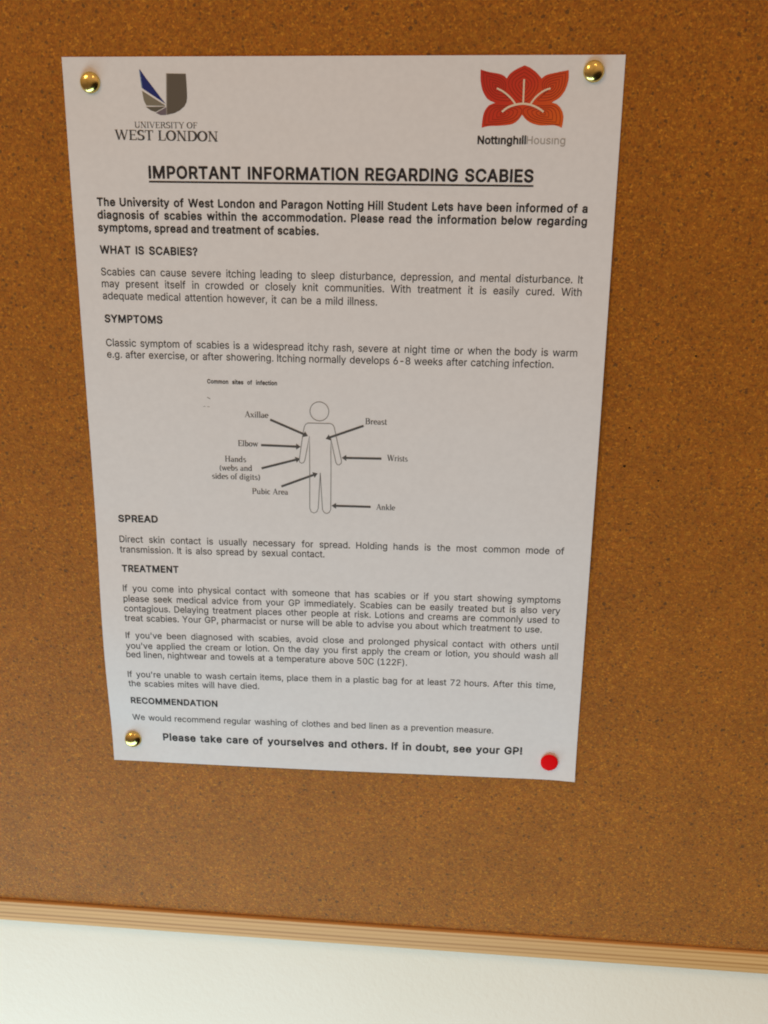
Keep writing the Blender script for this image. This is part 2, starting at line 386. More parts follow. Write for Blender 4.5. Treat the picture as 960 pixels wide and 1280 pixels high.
# --- sans lettering: flat letter shapes (thousandths of an em), word by word, justified between two margins
REGULAR = {
    "'": (206, "79,310 127,310 136,319 144,509 135,518 71,518 62,509 68,333 70,319"),
    '(': (273, "176,-104 234,-104 243,-95 207,-15 181,59 165,127 159,179 161,261 175,345 205,449 243,537 234,548 178,548 169,541 155,517 127,453 111,405 95,341 83,265 81,177 87,123 99,67 135,-33 169,-99"),
    ')': (273, "38,-104 96,-104 105,-97 145,-17 167,43 183,107 191,165 191,251 175,355 139,471 109,533 96,548 38,548 29,539 59,473 87,389 101,331 113,247 113,169 101,93 73,3 29,-95"),
    ',': (188, "39,-127 85,-127 94,-118 144,64 142,74 135,79 69,79 60,70 30,-114 32,-122"),
    '-': (453, "115,180 335,180 344,189 344,243 335,252 115,252 106,243 106,189"),
    '.': (188, "87,-12 105,-12 127,-2 142,15 150,35 150,47 142,69 123,88 97,96 77,92 61,82 50,69 42,49 42,33 52,11 71,-6"),
    '0': (453, "209,-15 245,-15 293,-3 327,17 348,36 372,68 392,110 406,160 412,202 414,274 408,336 394,392 374,436 344,476 313,501 283,515 247,523 207,523 171,515 141,501 108,474 82,440 62,398 48,350 40,286 40,222 46,168 60,114 78,74 100,42 129,15 161,-3|215,57 191,63 167,79 140,118 126,160 120,194 118,294 128,356 138,386 152,412 171,433 195,447 241,451 259,447 285,431 314,390 324,362 334,310 336,222 322,140 312,114 298,92 267,65 237,57"),
    '1': (453, "77,-8 389,-8 398,1 398,53 393,60 284,63 284,507 275,516 197,516 93,442 78,427 78,359 87,350 204,435 204,63 73,60 68,53 68,1"),
    '2': (453, "65,-8 389,-8 398,1 398,55 389,64 166,65 324,231 366,289 386,337 390,375 380,425 360,461 331,490 301,508 267,520 239,524 211,524 169,516 141,504 107,480 88,459 68,423 58,381 60,359 67,354 127,354 136,363 136,383 142,405 167,436 185,446 213,452 257,448 285,434 302,415 312,387 312,355 302,323 266,273 58,51 56,1"),
    '5': (453, "203,-15 239,-15 285,-5 329,19 358,46 376,72 392,108 400,160 398,192 384,240 360,280 335,305 295,329 251,341 209,341 171,331 144,318 158,442 365,443 374,452 374,508 365,517 97,517 88,508 60,264 62,250 73,243 127,237 153,255 181,265 205,269 243,267 273,255 292,240 308,218 318,190 320,146 308,106 281,75 243,59 199,59 167,71 144,92 134,110 132,126 121,139 61,139 54,134 52,120 62,82 84,46 127,9 169,-9"),
    '6': (453, "209,-15 269,-11 293,-3 329,17 358,44 376,70 394,118 398,148 394,198 386,224 362,266 333,293 289,315 261,321 200,318 326,500 330,508 321,517 253,517 246,512 110,312 78,254 60,202 56,178 58,128 68,92 90,52 117,23 137,9 165,-5|209,57 183,65 171,73 148,98 134,138 136,188 150,220 177,245 213,257 253,255 285,239 308,212 320,172 318,130 304,96 277,69 245,57"),
    '7': (453, "99,-8 165,-8 172,-3 398,447 398,507 393,514 63,516 56,511 54,453 63,444 312,443 90,3"),
    '8': (453, "205,-15 275,-11 309,-1 337,13 357,27 384,56 398,80 408,114 406,168 388,210 363,241 322,266 343,279 360,296 382,334 390,366 390,394 380,432 362,462 335,489 291,513 249,523 205,523 173,517 151,509 117,489 90,462 78,444 66,414 62,392 64,354 82,310 107,281 130,266 99,249 74,224 56,194 44,150 44,120 50,92 70,54 109,17 149,-3|209,57 173,65 157,73 138,90 124,122 124,154 128,170 144,196 177,219 209,227 243,227 275,219 301,203 322,176 328,156 328,122 322,102 303,79 279,65 245,57|215,297 175,309 150,334 140,374 146,408 167,435 197,449 247,451 269,445 283,437 306,408 312,382 306,342 296,326 269,305 251,299"),
    'A': (480, "17,-8 83,-8 92,-1 141,134 339,134 388,-3 395,-8 461,-8 470,1 286,505 275,516 201,516 190,503 14,19 8,1|165,206 239,426 312,207"),
    'C': (510, "245,-15 287,-15 331,-7 359,3 401,27 448,76 470,118 480,154 478,164 471,169 409,169 398,156 386,122 355,87 321,69 287,61 249,61 203,73 165,99 138,134 120,176 112,220 114,304 126,350 140,378 156,400 191,429 245,447 289,447 317,441 347,427 370,408 390,380 405,343 471,341 480,350 476,372 460,412 436,448 409,475 387,491 351,509 293,523 243,523 201,515 147,491 125,475 84,432 60,392 44,350 32,280 32,226 44,158 60,116 84,76 125,33 151,15 203,-7"),
    'D': (502, "61,-8 245,-8 295,0 335,14 373,36 406,65 430,97 450,137 466,197 470,271 464,325 444,387 418,431 391,460 355,486 315,504 257,516 61,516 54,511 52,1|133,66 132,443 239,444 301,430 331,412 354,389 374,355 384,325 390,291 390,219 374,155 356,123 329,96 297,78 247,66"),
    'F': (410, "61,-8 123,-8 132,1 133,214 345,214 354,223 354,277 345,286 133,286 132,443 367,444 376,453 376,507 371,514 61,516 54,511 52,1"),
    'G': (520, "247,-15 289,-15 327,-9 375,9 409,31 440,62 458,88 480,142 486,182 486,254 477,263 283,263 274,254 274,200 279,193 406,190 404,166 394,134 378,108 359,89 329,71 301,63 249,61 227,65 177,89 138,134 120,176 112,220 114,304 126,350 140,378 154,398 187,427 211,439 243,447 289,447 309,443 341,429 372,402 405,343 473,341 482,350 472,386 458,416 434,450 415,469 363,503 331,515 291,523 241,523 199,515 153,495 119,471 86,436 56,384 40,336 32,282 32,226 38,182 52,134 82,78 115,41 147,17 189,-3"),
    'H': (517, "61,-8 123,-8 132,1 133,224 383,224 384,1 393,-8 455,-8 462,-3 464,507 459,514 393,516 384,507 383,296 133,296 132,507 123,516 61,516 54,511 52,1"),
    'I': (164, "51,-8 113,-8 122,1 122,507 113,516 51,516 42,507 42,1"),
    'L': (393, "61,-8 361,-8 370,1 370,57 361,66 132,67 132,507 123,516 61,516 52,507 52,1"),
    'O': (533, "245,-15 289,-15 331,-7 375,11 413,37 446,72 480,132 494,178 500,220 500,288 494,330 480,376 452,428 413,471 379,495 345,511 291,523 243,523 201,515 151,493 125,475 84,432 54,378 38,326 32,280 32,226 44,158 54,130 84,76 123,35 155,13 209,-9|249,61 213,69 185,83 162,102 138,134 124,164 116,194 112,220 112,288 126,350 144,384 169,413 191,429 225,443 245,447 287,447 309,443 339,431 357,419 392,380 408,348 416,320 422,278 422,230 416,188 406,156 386,120 359,91 345,81 307,65"),
    'P': (445, "61,-8 123,-8 132,1 133,178 259,178 303,186 339,202 359,216 394,257 410,295 416,325 416,371 412,393 404,417 384,453 343,490 305,508 265,516 61,516 54,511 52,1|133,250 133,444 265,442 295,432 318,413 334,377 336,329 324,291 303,268 273,254 247,250"),
    'S': (447, "201,-17 277,-13 307,-5 341,11 359,23 392,58 406,84 416,122 416,156 410,182 394,212 369,239 343,257 299,277 165,317 143,331 126,352 122,378 126,400 134,414 151,431 169,441 213,451 253,449 293,435 318,412 326,396 328,380 339,369 399,369 406,374 408,392 400,422 384,452 357,481 305,511 253,523 201,523 167,517 109,491 68,452 52,422 44,390 44,354 50,330 66,300 93,273 121,255 157,239 287,201 313,187 334,162 338,134 334,114 324,96 309,81 285,67 241,57 191,59 151,73 128,92 118,108 112,136 103,145 39,145 32,140 30,128 40,88 60,52 79,31 103,13 141,-5"),
    'W': (686, "155,-8 229,-8 240,5 343,392 360,317 446,1 455,-8 529,-8 536,-3 676,501 671,514 603,516 594,507 493,106 490,107 472,189 388,507 379,516 303,514 296,505 193,102 92,503 81,516 17,516 10,511 12,491 140,21 148,-3"),
    'Y': (472, "205,-8 267,-8 276,1 276,209 458,499 462,507 453,516 381,516 372,509 264,333 237,282 95,514 19,516 10,507 196,207 196,1"),
    'a': (389, "143,-17 179,-17 213,-9 243,7 267,31 268,0 277,-9 335,-9 344,0 342,286 336,308 318,340 289,367 249,385 219,391 167,391 119,379 75,353 50,326 34,296 36,288 45,281 99,265 106,270 122,296 145,313 171,321 205,323 241,313 262,290 268,260 263,241 245,235 145,223 93,209 63,193 40,170 28,148 22,122 22,92 30,60 42,38 77,5 101,-7|155,53 121,63 104,80 100,92 100,118 106,132 121,145 147,155 233,167 267,177 266,120 252,88 235,71 213,59 187,53"),
    'b': (424, "212,-16 270,-12 312,6 347,35 369,65 385,99 397,149 399,209 391,259 379,293 353,335 310,372 272,388 252,392 206,392 188,388 158,374 124,340 123,507 114,516 54,516 45,507 45,1 54,-8 116,-6 121,1 122,40 140,18 164,0|220,54 180,62 149,87 133,115 121,169 123,227 137,273 149,291 170,310 206,322 254,318 274,308 295,287 315,243 321,205 317,145 305,107 295,91 274,70 256,60"),
    'c': (396, "189,-16 251,-12 303,10 344,47 370,97 368,107 361,112 305,126 298,121 282,87 267,72 239,58 199,54 175,58 151,70 130,91 120,107 110,135 104,169 106,223 122,273 138,295 153,308 173,318 193,322 223,322 247,316 265,306 284,287 296,259 303,254 361,268 370,277 350,321 323,352 277,380 231,392 183,392 155,386 125,374 93,352 66,323 46,289 34,257 26,211 26,165 32,127 40,101 62,59 89,28 119,6 157,-10"),
    'd': (424, "179,-16 213,-16 245,-8 273,8 303,40 304,1 309,-6 371,-8 380,1 380,507 371,516 311,516 302,507 301,340 275,368 243,386 219,392 161,390 135,382 95,358 66,327 40,279 28,231 26,165 32,125 44,89 68,47 101,14 137,-6|205,54 169,60 136,83 114,121 104,171 106,225 124,279 136,295 157,312 191,322 219,322 243,316 276,291 288,273 298,245 304,205 300,143 284,99 276,87 249,64"),
    'e': (404, "193,-16 257,-12 307,8 325,20 350,45 372,87 370,95 363,100 307,114 298,107 284,81 269,68 239,56 199,54 165,62 147,72 126,93 114,115 105,162 369,162 378,171 378,229 374,253 362,291 346,321 323,348 297,368 263,384 227,392 183,392 153,386 117,370 97,356 64,321 46,289 36,263 26,209 26,165 34,119 44,91 66,53 91,26 123,4 145,-6|107,230 108,249 124,283 153,310 189,322 233,320 267,302 290,269 300,233 299,230"),
    'f': (254, "81,-8 141,-8 150,1 150,319 227,320 236,329 234,383 227,388 151,388 150,435 154,449 173,464 207,466 227,460 234,465 250,521 245,528 229,534 173,538 141,530 117,518 94,497 78,469 72,445 72,389 7,388 -2,379 -2,329 3,322 72,319 72,1"),
    'g': (425, "185,-159 245,-157 291,-145 327,-125 354,-98 370,-70 380,-30 380,378 371,387 309,385 304,378 303,337 279,365 245,385 221,391 171,391 153,387 115,371 95,357 64,324 40,278 26,214 30,138 48,86 64,60 85,37 109,19 151,1 173,-3 219,-3 249,5 271,17 304,50 304,-10 296,-48 277,-71 259,-81 229,-89 171,-87 139,-73 101,-33 44,-66 42,-70 58,-96 93,-129 147,-153|187,67 155,77 141,87 122,110 106,158 106,226 116,262 128,284 143,301 177,319 221,321 245,315 259,307 280,286 290,270 304,216 304,168 294,124 273,91 251,75 233,69"),
    'h': (410, "54,-8 114,-8 123,1 123,249 127,267 137,287 156,306 182,318 208,322 238,318 262,306 279,285 285,269 289,243 289,1 298,-8 356,-8 365,1 365,267 355,309 335,345 316,364 286,382 248,392 208,392 178,384 148,368 124,344 123,507 114,516 54,516 45,507 45,1"),
    'i': (167, "54,-8 112,-8 121,1 121,379 112,388 54,388 45,379 45,1/82,446 110,454 127,471 135,495 123,525 110,536 90,544 68,542 54,534 41,521 33,503 33,487 41,469 54,456"),
    'k': (381, "54,-8 114,-8 121,-3 123,139 152,166 161,159 290,-6 370,-8 379,1 211,215 367,375 367,383 360,388 282,386 124,224 123,507 114,516 54,516 45,507 45,1"),
    'l': (160, "51,-8 109,-8 118,1 118,537 109,546 51,546 42,537 42,1"),
    'm': (610, "54,-8 114,-8 123,1 123,259 137,293 154,310 184,322 216,322 238,314 257,297 265,279 267,1 272,-6 334,-8 343,1 345,267 355,293 372,310 402,322 434,322 450,318 468,308 485,283 489,255 489,1 498,-8 560,-6 565,1 565,277 559,307 541,343 506,376 486,386 454,394 420,394 382,384 348,364 318,330 303,355 284,374 246,392 204,394 180,388 142,366 122,344 121,379 116,386 50,386 45,379 45,1"),
    'n': (410, "54,-8 114,-8 123,1 123,249 127,267 137,287 156,306 182,318 208,322 238,318 262,306 279,285 285,269 289,243 289,1 298,-8 356,-8 363,-3 363,281 343,333 308,370 286,382 260,390 208,392 160,376 140,362 122,342 121,379 116,386 54,388 47,383 45,1"),
    'o': (415, "189,-16 225,-16 271,-6 319,22 344,47 366,81 380,117 388,157 388,219 384,245 370,287 352,319 327,348 297,370 277,380 231,392 183,392 155,386 125,374 93,352 66,323 46,289 34,257 26,211 26,165 32,127 40,101 62,59 89,28 119,6 157,-10|199,54 175,58 157,66 126,97 108,143 104,205 116,259 138,295 159,312 173,318 221,322 259,310 292,275 310,217 310,159 296,109 267,72 239,58"),
    'p': (424, "54,-151 114,-151 123,-142 124,37 150,9 186,-11 218,-17 258,-15 296,-3 326,15 355,44 379,84 393,126 399,168 397,228 389,266 371,308 355,332 320,365 286,383 232,393 186,387 144,363 122,337 121,378 116,385 54,387 45,378 45,-142|204,55 182,61 162,73 145,92 133,114 121,170 123,226 139,276 166,307 202,321 238,321 260,315 282,301 307,266 317,234 321,204 319,156 313,128 301,100 274,69 248,57"),
    'q': (424, "311,-151 371,-151 380,-142 380,378 371,387 309,385 304,378 303,337 273,369 239,387 199,393 151,387 97,359 64,324 44,288 32,252 26,212 26,166 34,116 44,88 70,44 99,15 117,3 151,-11 185,-17 239,-11 275,9 301,37 302,-142|187,55 151,69 130,90 120,106 110,134 104,170 106,224 116,262 128,284 145,303 177,319 223,321 249,313 261,305 278,288 290,268 302,224 302,154 290,110 263,73 231,57"),
    'r': (259, "54,-8 114,-8 123,1 125,263 135,285 152,302 170,312 196,318 242,314 249,319 251,383 242,392 194,392 172,386 146,372 122,348 121,379 112,388 54,388 45,379 45,1"),
    's': (365, "161,-16 219,-14 277,6 318,41 332,65 340,95 340,117 334,143 322,165 297,190 239,216 147,238 127,250 120,259 118,289 124,301 139,314 167,324 209,324 231,316 248,301 262,275 269,270 319,280 330,287 332,293 316,329 285,364 253,382 213,392 149,390 97,370 60,337 46,313 40,291 40,257 46,235 60,211 77,194 121,170 237,140 258,121 260,93 256,83 235,64 201,54 163,54 135,62 116,77 102,107 93,114 39,104 30,97 28,91 34,71 46,47 65,24 105,-2"),
    't': (227, "151,-12 209,-8 218,-1 220,7 210,53 205,60 149,60 138,69 134,81 134,319 207,322 212,329 212,379 203,388 135,388 132,475 125,480 65,480 56,471 56,389 7,388 0,383 -2,329 7,320 56,319 56,81 62,53 76,27 99,6 123,-6"),
    'u': (410, "166,-13 198,-13 232,-5 270,17 290,39 291,2 300,-7 356,-7 365,2 365,378 356,387 298,387 289,378 289,142 285,118 277,98 264,81 248,69 220,59 182,59 158,67 137,86 125,112 121,382 114,387 54,387 45,378 45,118 51,84 69,44 98,13 136,-7"),
    'v': (389, "162,-8 226,-8 233,-3 379,377 374,386 306,388 297,381 207,133 194,88 173,157 91,383 84,388 18,388 11,383 9,377 149,11 155,-3"),
    'w': (567, "138,-8 198,-8 207,-1 284,276 361,-1 370,-8 434,-6 441,7 543,343 553,377 551,383 544,388 482,388 473,381 398,104 323,383 316,388 250,386 239,363 170,104 95,381 86,388 20,386 15,379 19,363 127,7 131,-3"),
    'x': (379, "22,-8 96,-6 159,87 190,140 219,89 284,-6 356,-8 363,-3 365,1 353,21 233,191 357,373 359,379 354,386 278,386 217,295 192,248 104,386 30,388 23,383 21,379 25,371 147,195 15,5 15,-3"),
    'y': (389, "72,-153 106,-153 142,-143 162,-131 195,-94 215,-52 377,372 379,378 374,385 306,387 297,380 194,89 177,146 91,382 84,387 18,387 11,382 9,378 17,356 153,4 153,-6 139,-46 129,-64 116,-77 106,-81 76,-81 62,-77 55,-82 39,-138 52,-149"),
    'ı': (167, "54,-8 114,-8 123,1 123,379 114,388 54,388 45,379 45,1"),
}
BOLD = {
    '!': (196, "89,-32 117,-30 139,-20 162,5 172,39 168,65 160,81 137,104 109,114 85,114 59,104 34,79 24,49 26,23 36,1 63,-24/69,132 137,134 152,147 156,161 160,509 156,523 145,534 131,538 53,536 38,523 34,509 38,163 42,149 55,136"),
    ',': (188, "39,-147 95,-145 112,-128 164,64 160,84 145,97 69,99 55,95 42,80 10,-114 14,-132 25,-143"),
    '.': (188, "87,-32 115,-30 137,-20 160,5 170,35 168,57 160,79 133,106 97,116 67,110 51,100 32,79 22,49 24,23 34,1 61,-24"),
    '?': (358, "156,-32 182,-30 204,-20 229,7 237,33 233,67 221,87 202,104 176,114 152,114 124,104 101,81 93,65 89,43 93,19 103,-1 126,-22/132,124 192,124 206,128 219,143 223,191 231,209 250,226 282,246 315,277 331,299 347,339 351,359 351,403 341,443 329,467 284,514 264,526 230,538 196,544 160,544 118,536 80,520 60,506 27,471 15,451 3,415 -1,391 1,369 14,354 28,350 90,350 104,354 117,369 121,395 131,415 144,426 164,434 192,434 204,430 218,422 231,403 233,371 225,351 206,330 158,298 131,271 117,247 107,211 103,153 107,139 118,128"),
    'A': (480, "17,-28 83,-28 97,-24 110,-11 155,114 323,114 366,-5 381,-24 395,-28 461,-28 475,-24 488,-9 490,3 484,25 310,499 302,519 285,534 201,536 187,532 172,513 -10,11 -12,1 -8,-13 3,-24|195,226 239,358 284,227"),
    'B': (456, "61,-28 271,-28 313,-22 347,-12 383,8 412,35 426,55 440,89 446,123 446,151 440,185 418,231 380,267 406,297 420,327 426,357 424,403 414,439 400,465 371,496 345,514 311,528 269,536 61,536 47,532 36,521 32,507 32,1 36,-13 47,-24|153,86 153,202 271,202 305,186 322,165 328,143 324,117 309,98 297,92 275,86|153,314 153,424 267,422 287,414 302,399 308,383 306,353 296,335 279,322 257,314"),
    'C': (510, "245,-35 287,-35 341,-25 369,-15 411,9 466,66 488,108 500,154 496,174 481,187 399,187 384,174 368,132 345,105 321,91 287,81 249,81 213,91 187,107 156,144 138,186 132,220 134,304 144,340 158,368 174,390 201,411 245,427 289,427 323,417 343,405 362,386 372,370 384,336 399,323 471,321 485,325 498,340 500,354 496,374 478,422 454,458 419,493 397,509 361,527 293,543 243,543 191,533 137,509 115,493 74,452 42,402 20,336 12,280 14,206 26,148 42,106 66,66 115,15 141,-3 193,-25"),
    'D': (502, "61,-28 245,-28 319,-14 361,4 391,24 424,55 448,87 468,127 486,197 490,271 484,325 468,383 448,423 401,478 365,504 325,522 257,536 61,536 47,532 36,521 32,507 32,1 36,-13 47,-24|153,86 152,423 239,424 291,412 313,400 336,379 356,345 366,315 372,255 370,219 356,165 338,133 319,114 287,96 247,86"),
    'E': (419, "61,-28 375,-28 389,-24 400,-13 404,1 404,57 400,71 385,84 152,87 153,200 355,200 369,204 380,215 384,229 382,295 365,312 153,314 152,423 381,426 396,439 400,453 400,507 396,521 385,532 371,536 61,536 47,532 36,521 32,507 32,1 36,-13 47,-24"),
    'F': (410, "61,-28 133,-26 150,-9 153,194 345,194 359,198 370,209 374,223 374,277 370,291 355,304 153,306 152,423 377,426 392,439 396,453 396,507 392,521 381,532 367,536 61,536 47,532 36,521 32,507 32,1 36,-13 47,-24"),
    'G': (520, "247,-35 289,-35 337,-27 385,-9 419,13 458,52 476,78 498,132 506,182 506,254 502,268 487,281 283,283 269,279 256,264 256,190 269,175 283,171 383,171 376,144 360,118 341,101 319,89 289,81 249,81 219,89 187,107 156,144 138,186 132,220 134,304 144,340 158,368 183,399 207,415 243,427 289,427 311,421 337,407 354,392 368,372 382,338 399,323 473,321 487,325 500,340 502,352 496,378 476,426 452,460 425,487 395,509 359,527 291,543 241,543 189,533 143,513 109,489 68,446 38,394 22,346 12,282 12,226 20,172 34,124 64,68 105,23 137,-1 179,-21"),
    'H': (517, "61,-28 133,-26 150,-9 153,204 363,204 364,1 368,-13 379,-24 393,-28 455,-28 469,-24 480,-13 484,1 484,507 480,521 469,532 455,536 393,536 379,532 366,517 363,316 153,316 152,507 148,521 137,532 123,536 61,536 47,532 36,521 32,507 32,1 36,-13 47,-24"),
    'I': (164, "51,-28 123,-26 138,-13 142,1 142,507 138,521 127,532 113,536 41,534 26,521 22,507 22,1 26,-13 37,-24"),
    'L': (393, "61,-28 361,-28 375,-24 386,-13 390,1 388,67 371,84 152,87 152,507 148,521 137,532 123,536 51,534 36,521 32,507 32,1 36,-13 47,-24"),
    'M': (628, "61,-28 131,-26 148,-9 151,264 258,-7 273,-24 287,-28 341,-28 355,-24 366,-13 475,264 478,-9 491,-24 505,-28 567,-28 581,-24 592,-13 596,1 596,507 592,521 581,532 567,536 477,536 463,532 450,519 315,166 176,521 165,532 151,536 61,536 47,532 36,521 32,507 32,1 36,-13 47,-24"),
    'N': (523, "61,-28 133,-26 150,-9 153,318 360,-11 373,-24 387,-28 463,-28 477,-24 488,-13 492,1 492,507 488,521 477,532 463,536 399,536 385,532 372,517 369,194 166,515 151,532 137,536 61,536 47,532 36,521 32,507 32,1 36,-13 47,-24"),
    'O': (533, "245,-35 289,-35 341,-25 385,-7 423,19 464,62 498,122 512,168 520,220 520,288 512,340 498,386 470,438 423,489 389,513 355,529 291,543 243,543 191,533 141,511 115,493 66,442 36,388 20,336 12,280 14,206 26,148 36,120 66,66 113,17 145,-5 199,-27|249,81 223,87 195,101 168,126 156,144 142,174 134,206 132,288 144,340 158,368 179,395 201,411 235,425 287,427 321,417 347,401 364,384 382,356 400,298 400,210 388,166 376,142 349,109 335,99 297,83"),
    'P': (445, "61,-28 133,-26 150,-9 153,158 259,158 319,170 369,198 400,229 412,247 428,285 436,325 436,371 430,403 422,427 402,463 379,488 353,508 315,526 265,536 61,536 47,532 36,521 32,507 32,1 36,-13 47,-24|153,270 153,424 251,424 277,418 300,403 316,367 316,329 306,301 293,286 275,276 247,270"),
    'R': (449, "61,-28 133,-26 150,-9 153,170 229,170 232,167 320,1 339,-24 353,-28 427,-28 441,-24 452,-13 456,1 454,11 352,195 369,206 404,241 416,259 428,287 438,345 432,401 414,449 400,469 353,510 317,526 267,536 61,536 47,532 36,521 32,507 32,1 36,-13 47,-24|153,284 153,424 267,422 291,412 304,401 316,375 318,351 312,319 297,298 261,284"),
    'S': (447, "201,-37 247,-37 287,-31 327,-19 369,5 404,40 416,58 430,92 436,122 436,156 428,192 406,230 379,257 353,275 309,295 175,335 153,349 144,362 144,390 152,404 179,423 213,431 253,429 289,413 306,392 312,366 329,351 399,349 413,353 424,364 428,378 424,414 406,456 394,472 347,513 303,533 253,543 201,543 157,535 99,509 50,462 34,432 24,390 24,354 32,320 48,290 83,255 111,237 147,221 277,183 303,169 316,152 316,124 306,106 275,85 241,77 193,79 155,95 136,118 128,150 113,163 39,165 25,161 14,150 10,128 16,96 34,54 50,32 81,3 121,-19 151,-29"),
    'T': (449, "193,-28 265,-26 282,-9 284,423 417,424 431,428 442,439 446,453 446,507 442,521 427,534 33,536 19,532 6,517 4,453 8,439 19,428 33,424 164,423 164,1 168,-13 179,-24"),
    'U': (517, "237,-36 281,-36 329,-28 383,-6 409,12 442,45 468,87 478,115 486,173 486,507 482,521 467,534 393,536 379,532 366,517 364,159 352,125 333,102 309,88 279,80 227,82 193,96 172,115 156,145 152,165 152,507 148,521 137,532 123,536 61,536 47,532 34,517 32,155 44,99 70,51 113,8 163,-20"),
    'W': (686, "155,-28 229,-28 243,-24 254,-13 343,306 430,-13 441,-24 455,-28 529,-28 543,-24 554,-13 694,491 694,517 681,532 667,536 603,536 589,532 578,521 493,192 486,207 408,511 393,532 379,536 307,536 293,532 280,519 193,190 106,521 95,532 81,536 17,536 3,532 -8,521 -12,507 -6,481 126,-3 141,-24"),
    'Y': (472, "205,-28 277,-26 294,-9 296,201 476,489 482,507 480,517 463,534 381,536 367,532 346,507 237,326 118,519 105,532 91,536 19,536 5,532 -8,517 -10,505 -4,487 176,199 176,1 180,-13 191,-24"),
    'a': (389, "143,-37 179,-37 211,-31 251,-11 267,-27 335,-29 349,-25 362,-10 364,272 360,296 354,318 336,350 305,381 259,403 219,411 167,411 109,397 65,371 38,344 16,306 16,282 31,265 99,245 113,249 145,289 171,301 217,301 237,291 244,280 248,258 243,255 115,237 59,215 22,180 6,146 2,92 12,50 24,28 67,-13 109,-31|155,73 131,81 122,90 120,114 125,123 157,137 248,150 244,116 225,89 197,75"),
    'b': (424, "212,-36 246,-36 280,-30 322,-12 365,25 387,55 407,101 417,149 419,209 409,269 397,303 371,345 340,376 300,400 252,412 206,412 172,404 144,388 143,507 139,521 128,532 114,536 44,534 29,521 25,507 27,-9 44,-26 112,-28 126,-24 140,-8 170,-26|220,74 190,80 167,97 151,125 141,169 143,227 153,259 172,286 206,302 244,300 264,290 277,277 291,251 301,205 297,147 281,107 258,84 240,76"),
    'c': (396, "189,-36 227,-36 261,-30 313,-8 362,37 382,71 390,97 388,113 375,128 305,146 291,142 280,131 272,109 257,90 229,76 199,74 179,78 161,88 138,117 124,169 126,223 140,263 169,294 193,302 223,302 237,298 266,277 278,249 289,238 303,234 371,250 388,267 388,287 374,321 356,347 333,370 287,398 231,412 183,412 145,404 115,392 83,370 48,333 28,299 16,267 6,211 6,165 14,117 22,91 44,49 79,10 109,-12 147,-28"),
    'd': (424, "179,-36 237,-32 255,-26 285,-8 303,-26 371,-28 385,-24 398,-9 400,507 396,521 381,534 311,536 297,532 286,521 282,507 281,388 253,404 219,412 173,412 125,400 85,376 54,345 36,319 22,289 8,231 6,165 14,115 26,79 50,37 91,-4 127,-24|205,74 179,78 163,86 146,103 130,137 124,171 126,225 142,269 161,290 191,302 227,300 258,281 274,253 284,205 282,155 266,109 258,97 239,82"),
    'e': (404, "193,-36 231,-36 267,-30 293,-22 327,-4 368,35 384,61 392,87 388,105 377,116 307,134 293,130 259,86 225,74 199,74 175,80 157,90 140,109 129,142 369,142 383,146 396,161 396,243 384,291 364,331 333,366 307,386 273,402 227,412 183,412 143,404 107,388 87,374 46,331 28,299 12,249 6,209 6,165 16,109 26,81 48,43 81,8 113,-14 149,-28|131,250 142,273 157,288 189,302 221,302 243,294 262,277 274,253 273,250"),
    'f': (254, "81,-28 151,-26 168,-9 170,299 237,302 252,315 256,329 256,379 252,393 241,404 227,408 171,408 170,433 172,439 183,446 207,446 227,440 241,444 252,455 270,521 266,535 255,546 239,552 207,558 173,558 143,552 107,536 76,507 64,489 52,445 52,409 -3,406 -20,389 -22,329 -18,315 -3,302 52,299 52,1 56,-13 67,-24"),
    'g': (425, "185,-179 245,-177 301,-163 337,-143 372,-108 388,-80 400,-30 400,378 396,392 381,405 303,405 285,385 255,403 221,411 171,411 143,405 105,389 85,375 46,334 22,288 6,214 8,150 22,94 38,62 56,38 99,1 129,-13 161,-21 219,-23 259,-13 284,0 282,-26 272,-48 239,-67 183,-69 163,-63 149,-55 115,-17 101,-13 47,-39 26,-56 22,-70 28,-88 40,-106 75,-141 119,-165|187,87 173,91 151,105 134,132 124,174 126,226 134,252 153,283 181,299 221,301 249,289 272,260 284,216 282,154 268,118 251,99 223,87"),
    'h': (410, "54,-28 124,-26 141,-9 143,249 149,267 166,288 180,296 208,302 228,300 252,288 267,259 269,1 273,-13 284,-24 298,-28 356,-28 370,-24 381,-13 385,1 385,267 377,307 361,343 318,388 296,400 270,408 208,412 168,402 144,390 141,517 128,532 114,536 44,534 29,521 25,507 25,1 29,-13 40,-24"),
    'i': (167, "54,-28 122,-26 137,-13 141,1 141,379 137,393 126,404 112,408 44,406 29,393 25,379 25,1 29,-13 40,-24/72,456 94,456 122,466 145,489 151,503 153,535 147,555 124,580 104,590 74,592 46,582 23,559 15,541 13,515 25,485 48,464"),
    'k': (381, "54,-28 114,-28 128,-24 139,-13 143,1 143,129 150,136 280,-24 294,-28 380,-26 395,-13 399,1 395,17 237,215 385,365 389,379 385,393 374,404 360,408 276,406 144,274 143,507 139,521 128,532 114,536 44,534 29,521 25,507 25,1 29,-13 40,-24"),
    'l': (160, "51,-28 119,-26 134,-13 138,1 138,537 134,551 123,562 109,566 41,564 26,551 22,537 22,1 26,-13 37,-24"),
    'm': (610, "54,-28 124,-26 141,-9 143,259 155,283 164,292 186,302 214,302 228,296 239,287 247,269 247,1 251,-13 262,-24 276,-28 334,-28 348,-24 361,-9 363,255 373,283 388,296 404,302 440,300 458,290 467,273 469,1 473,-13 484,-24 498,-28 556,-28 570,-24 581,-13 585,1 585,277 577,317 553,361 516,394 484,408 454,414 420,414 382,406 346,388 322,366 282,400 234,414 204,414 176,408 142,390 138,390 126,404 112,408 54,408 40,404 29,393 25,379 25,1 29,-13 40,-24"),
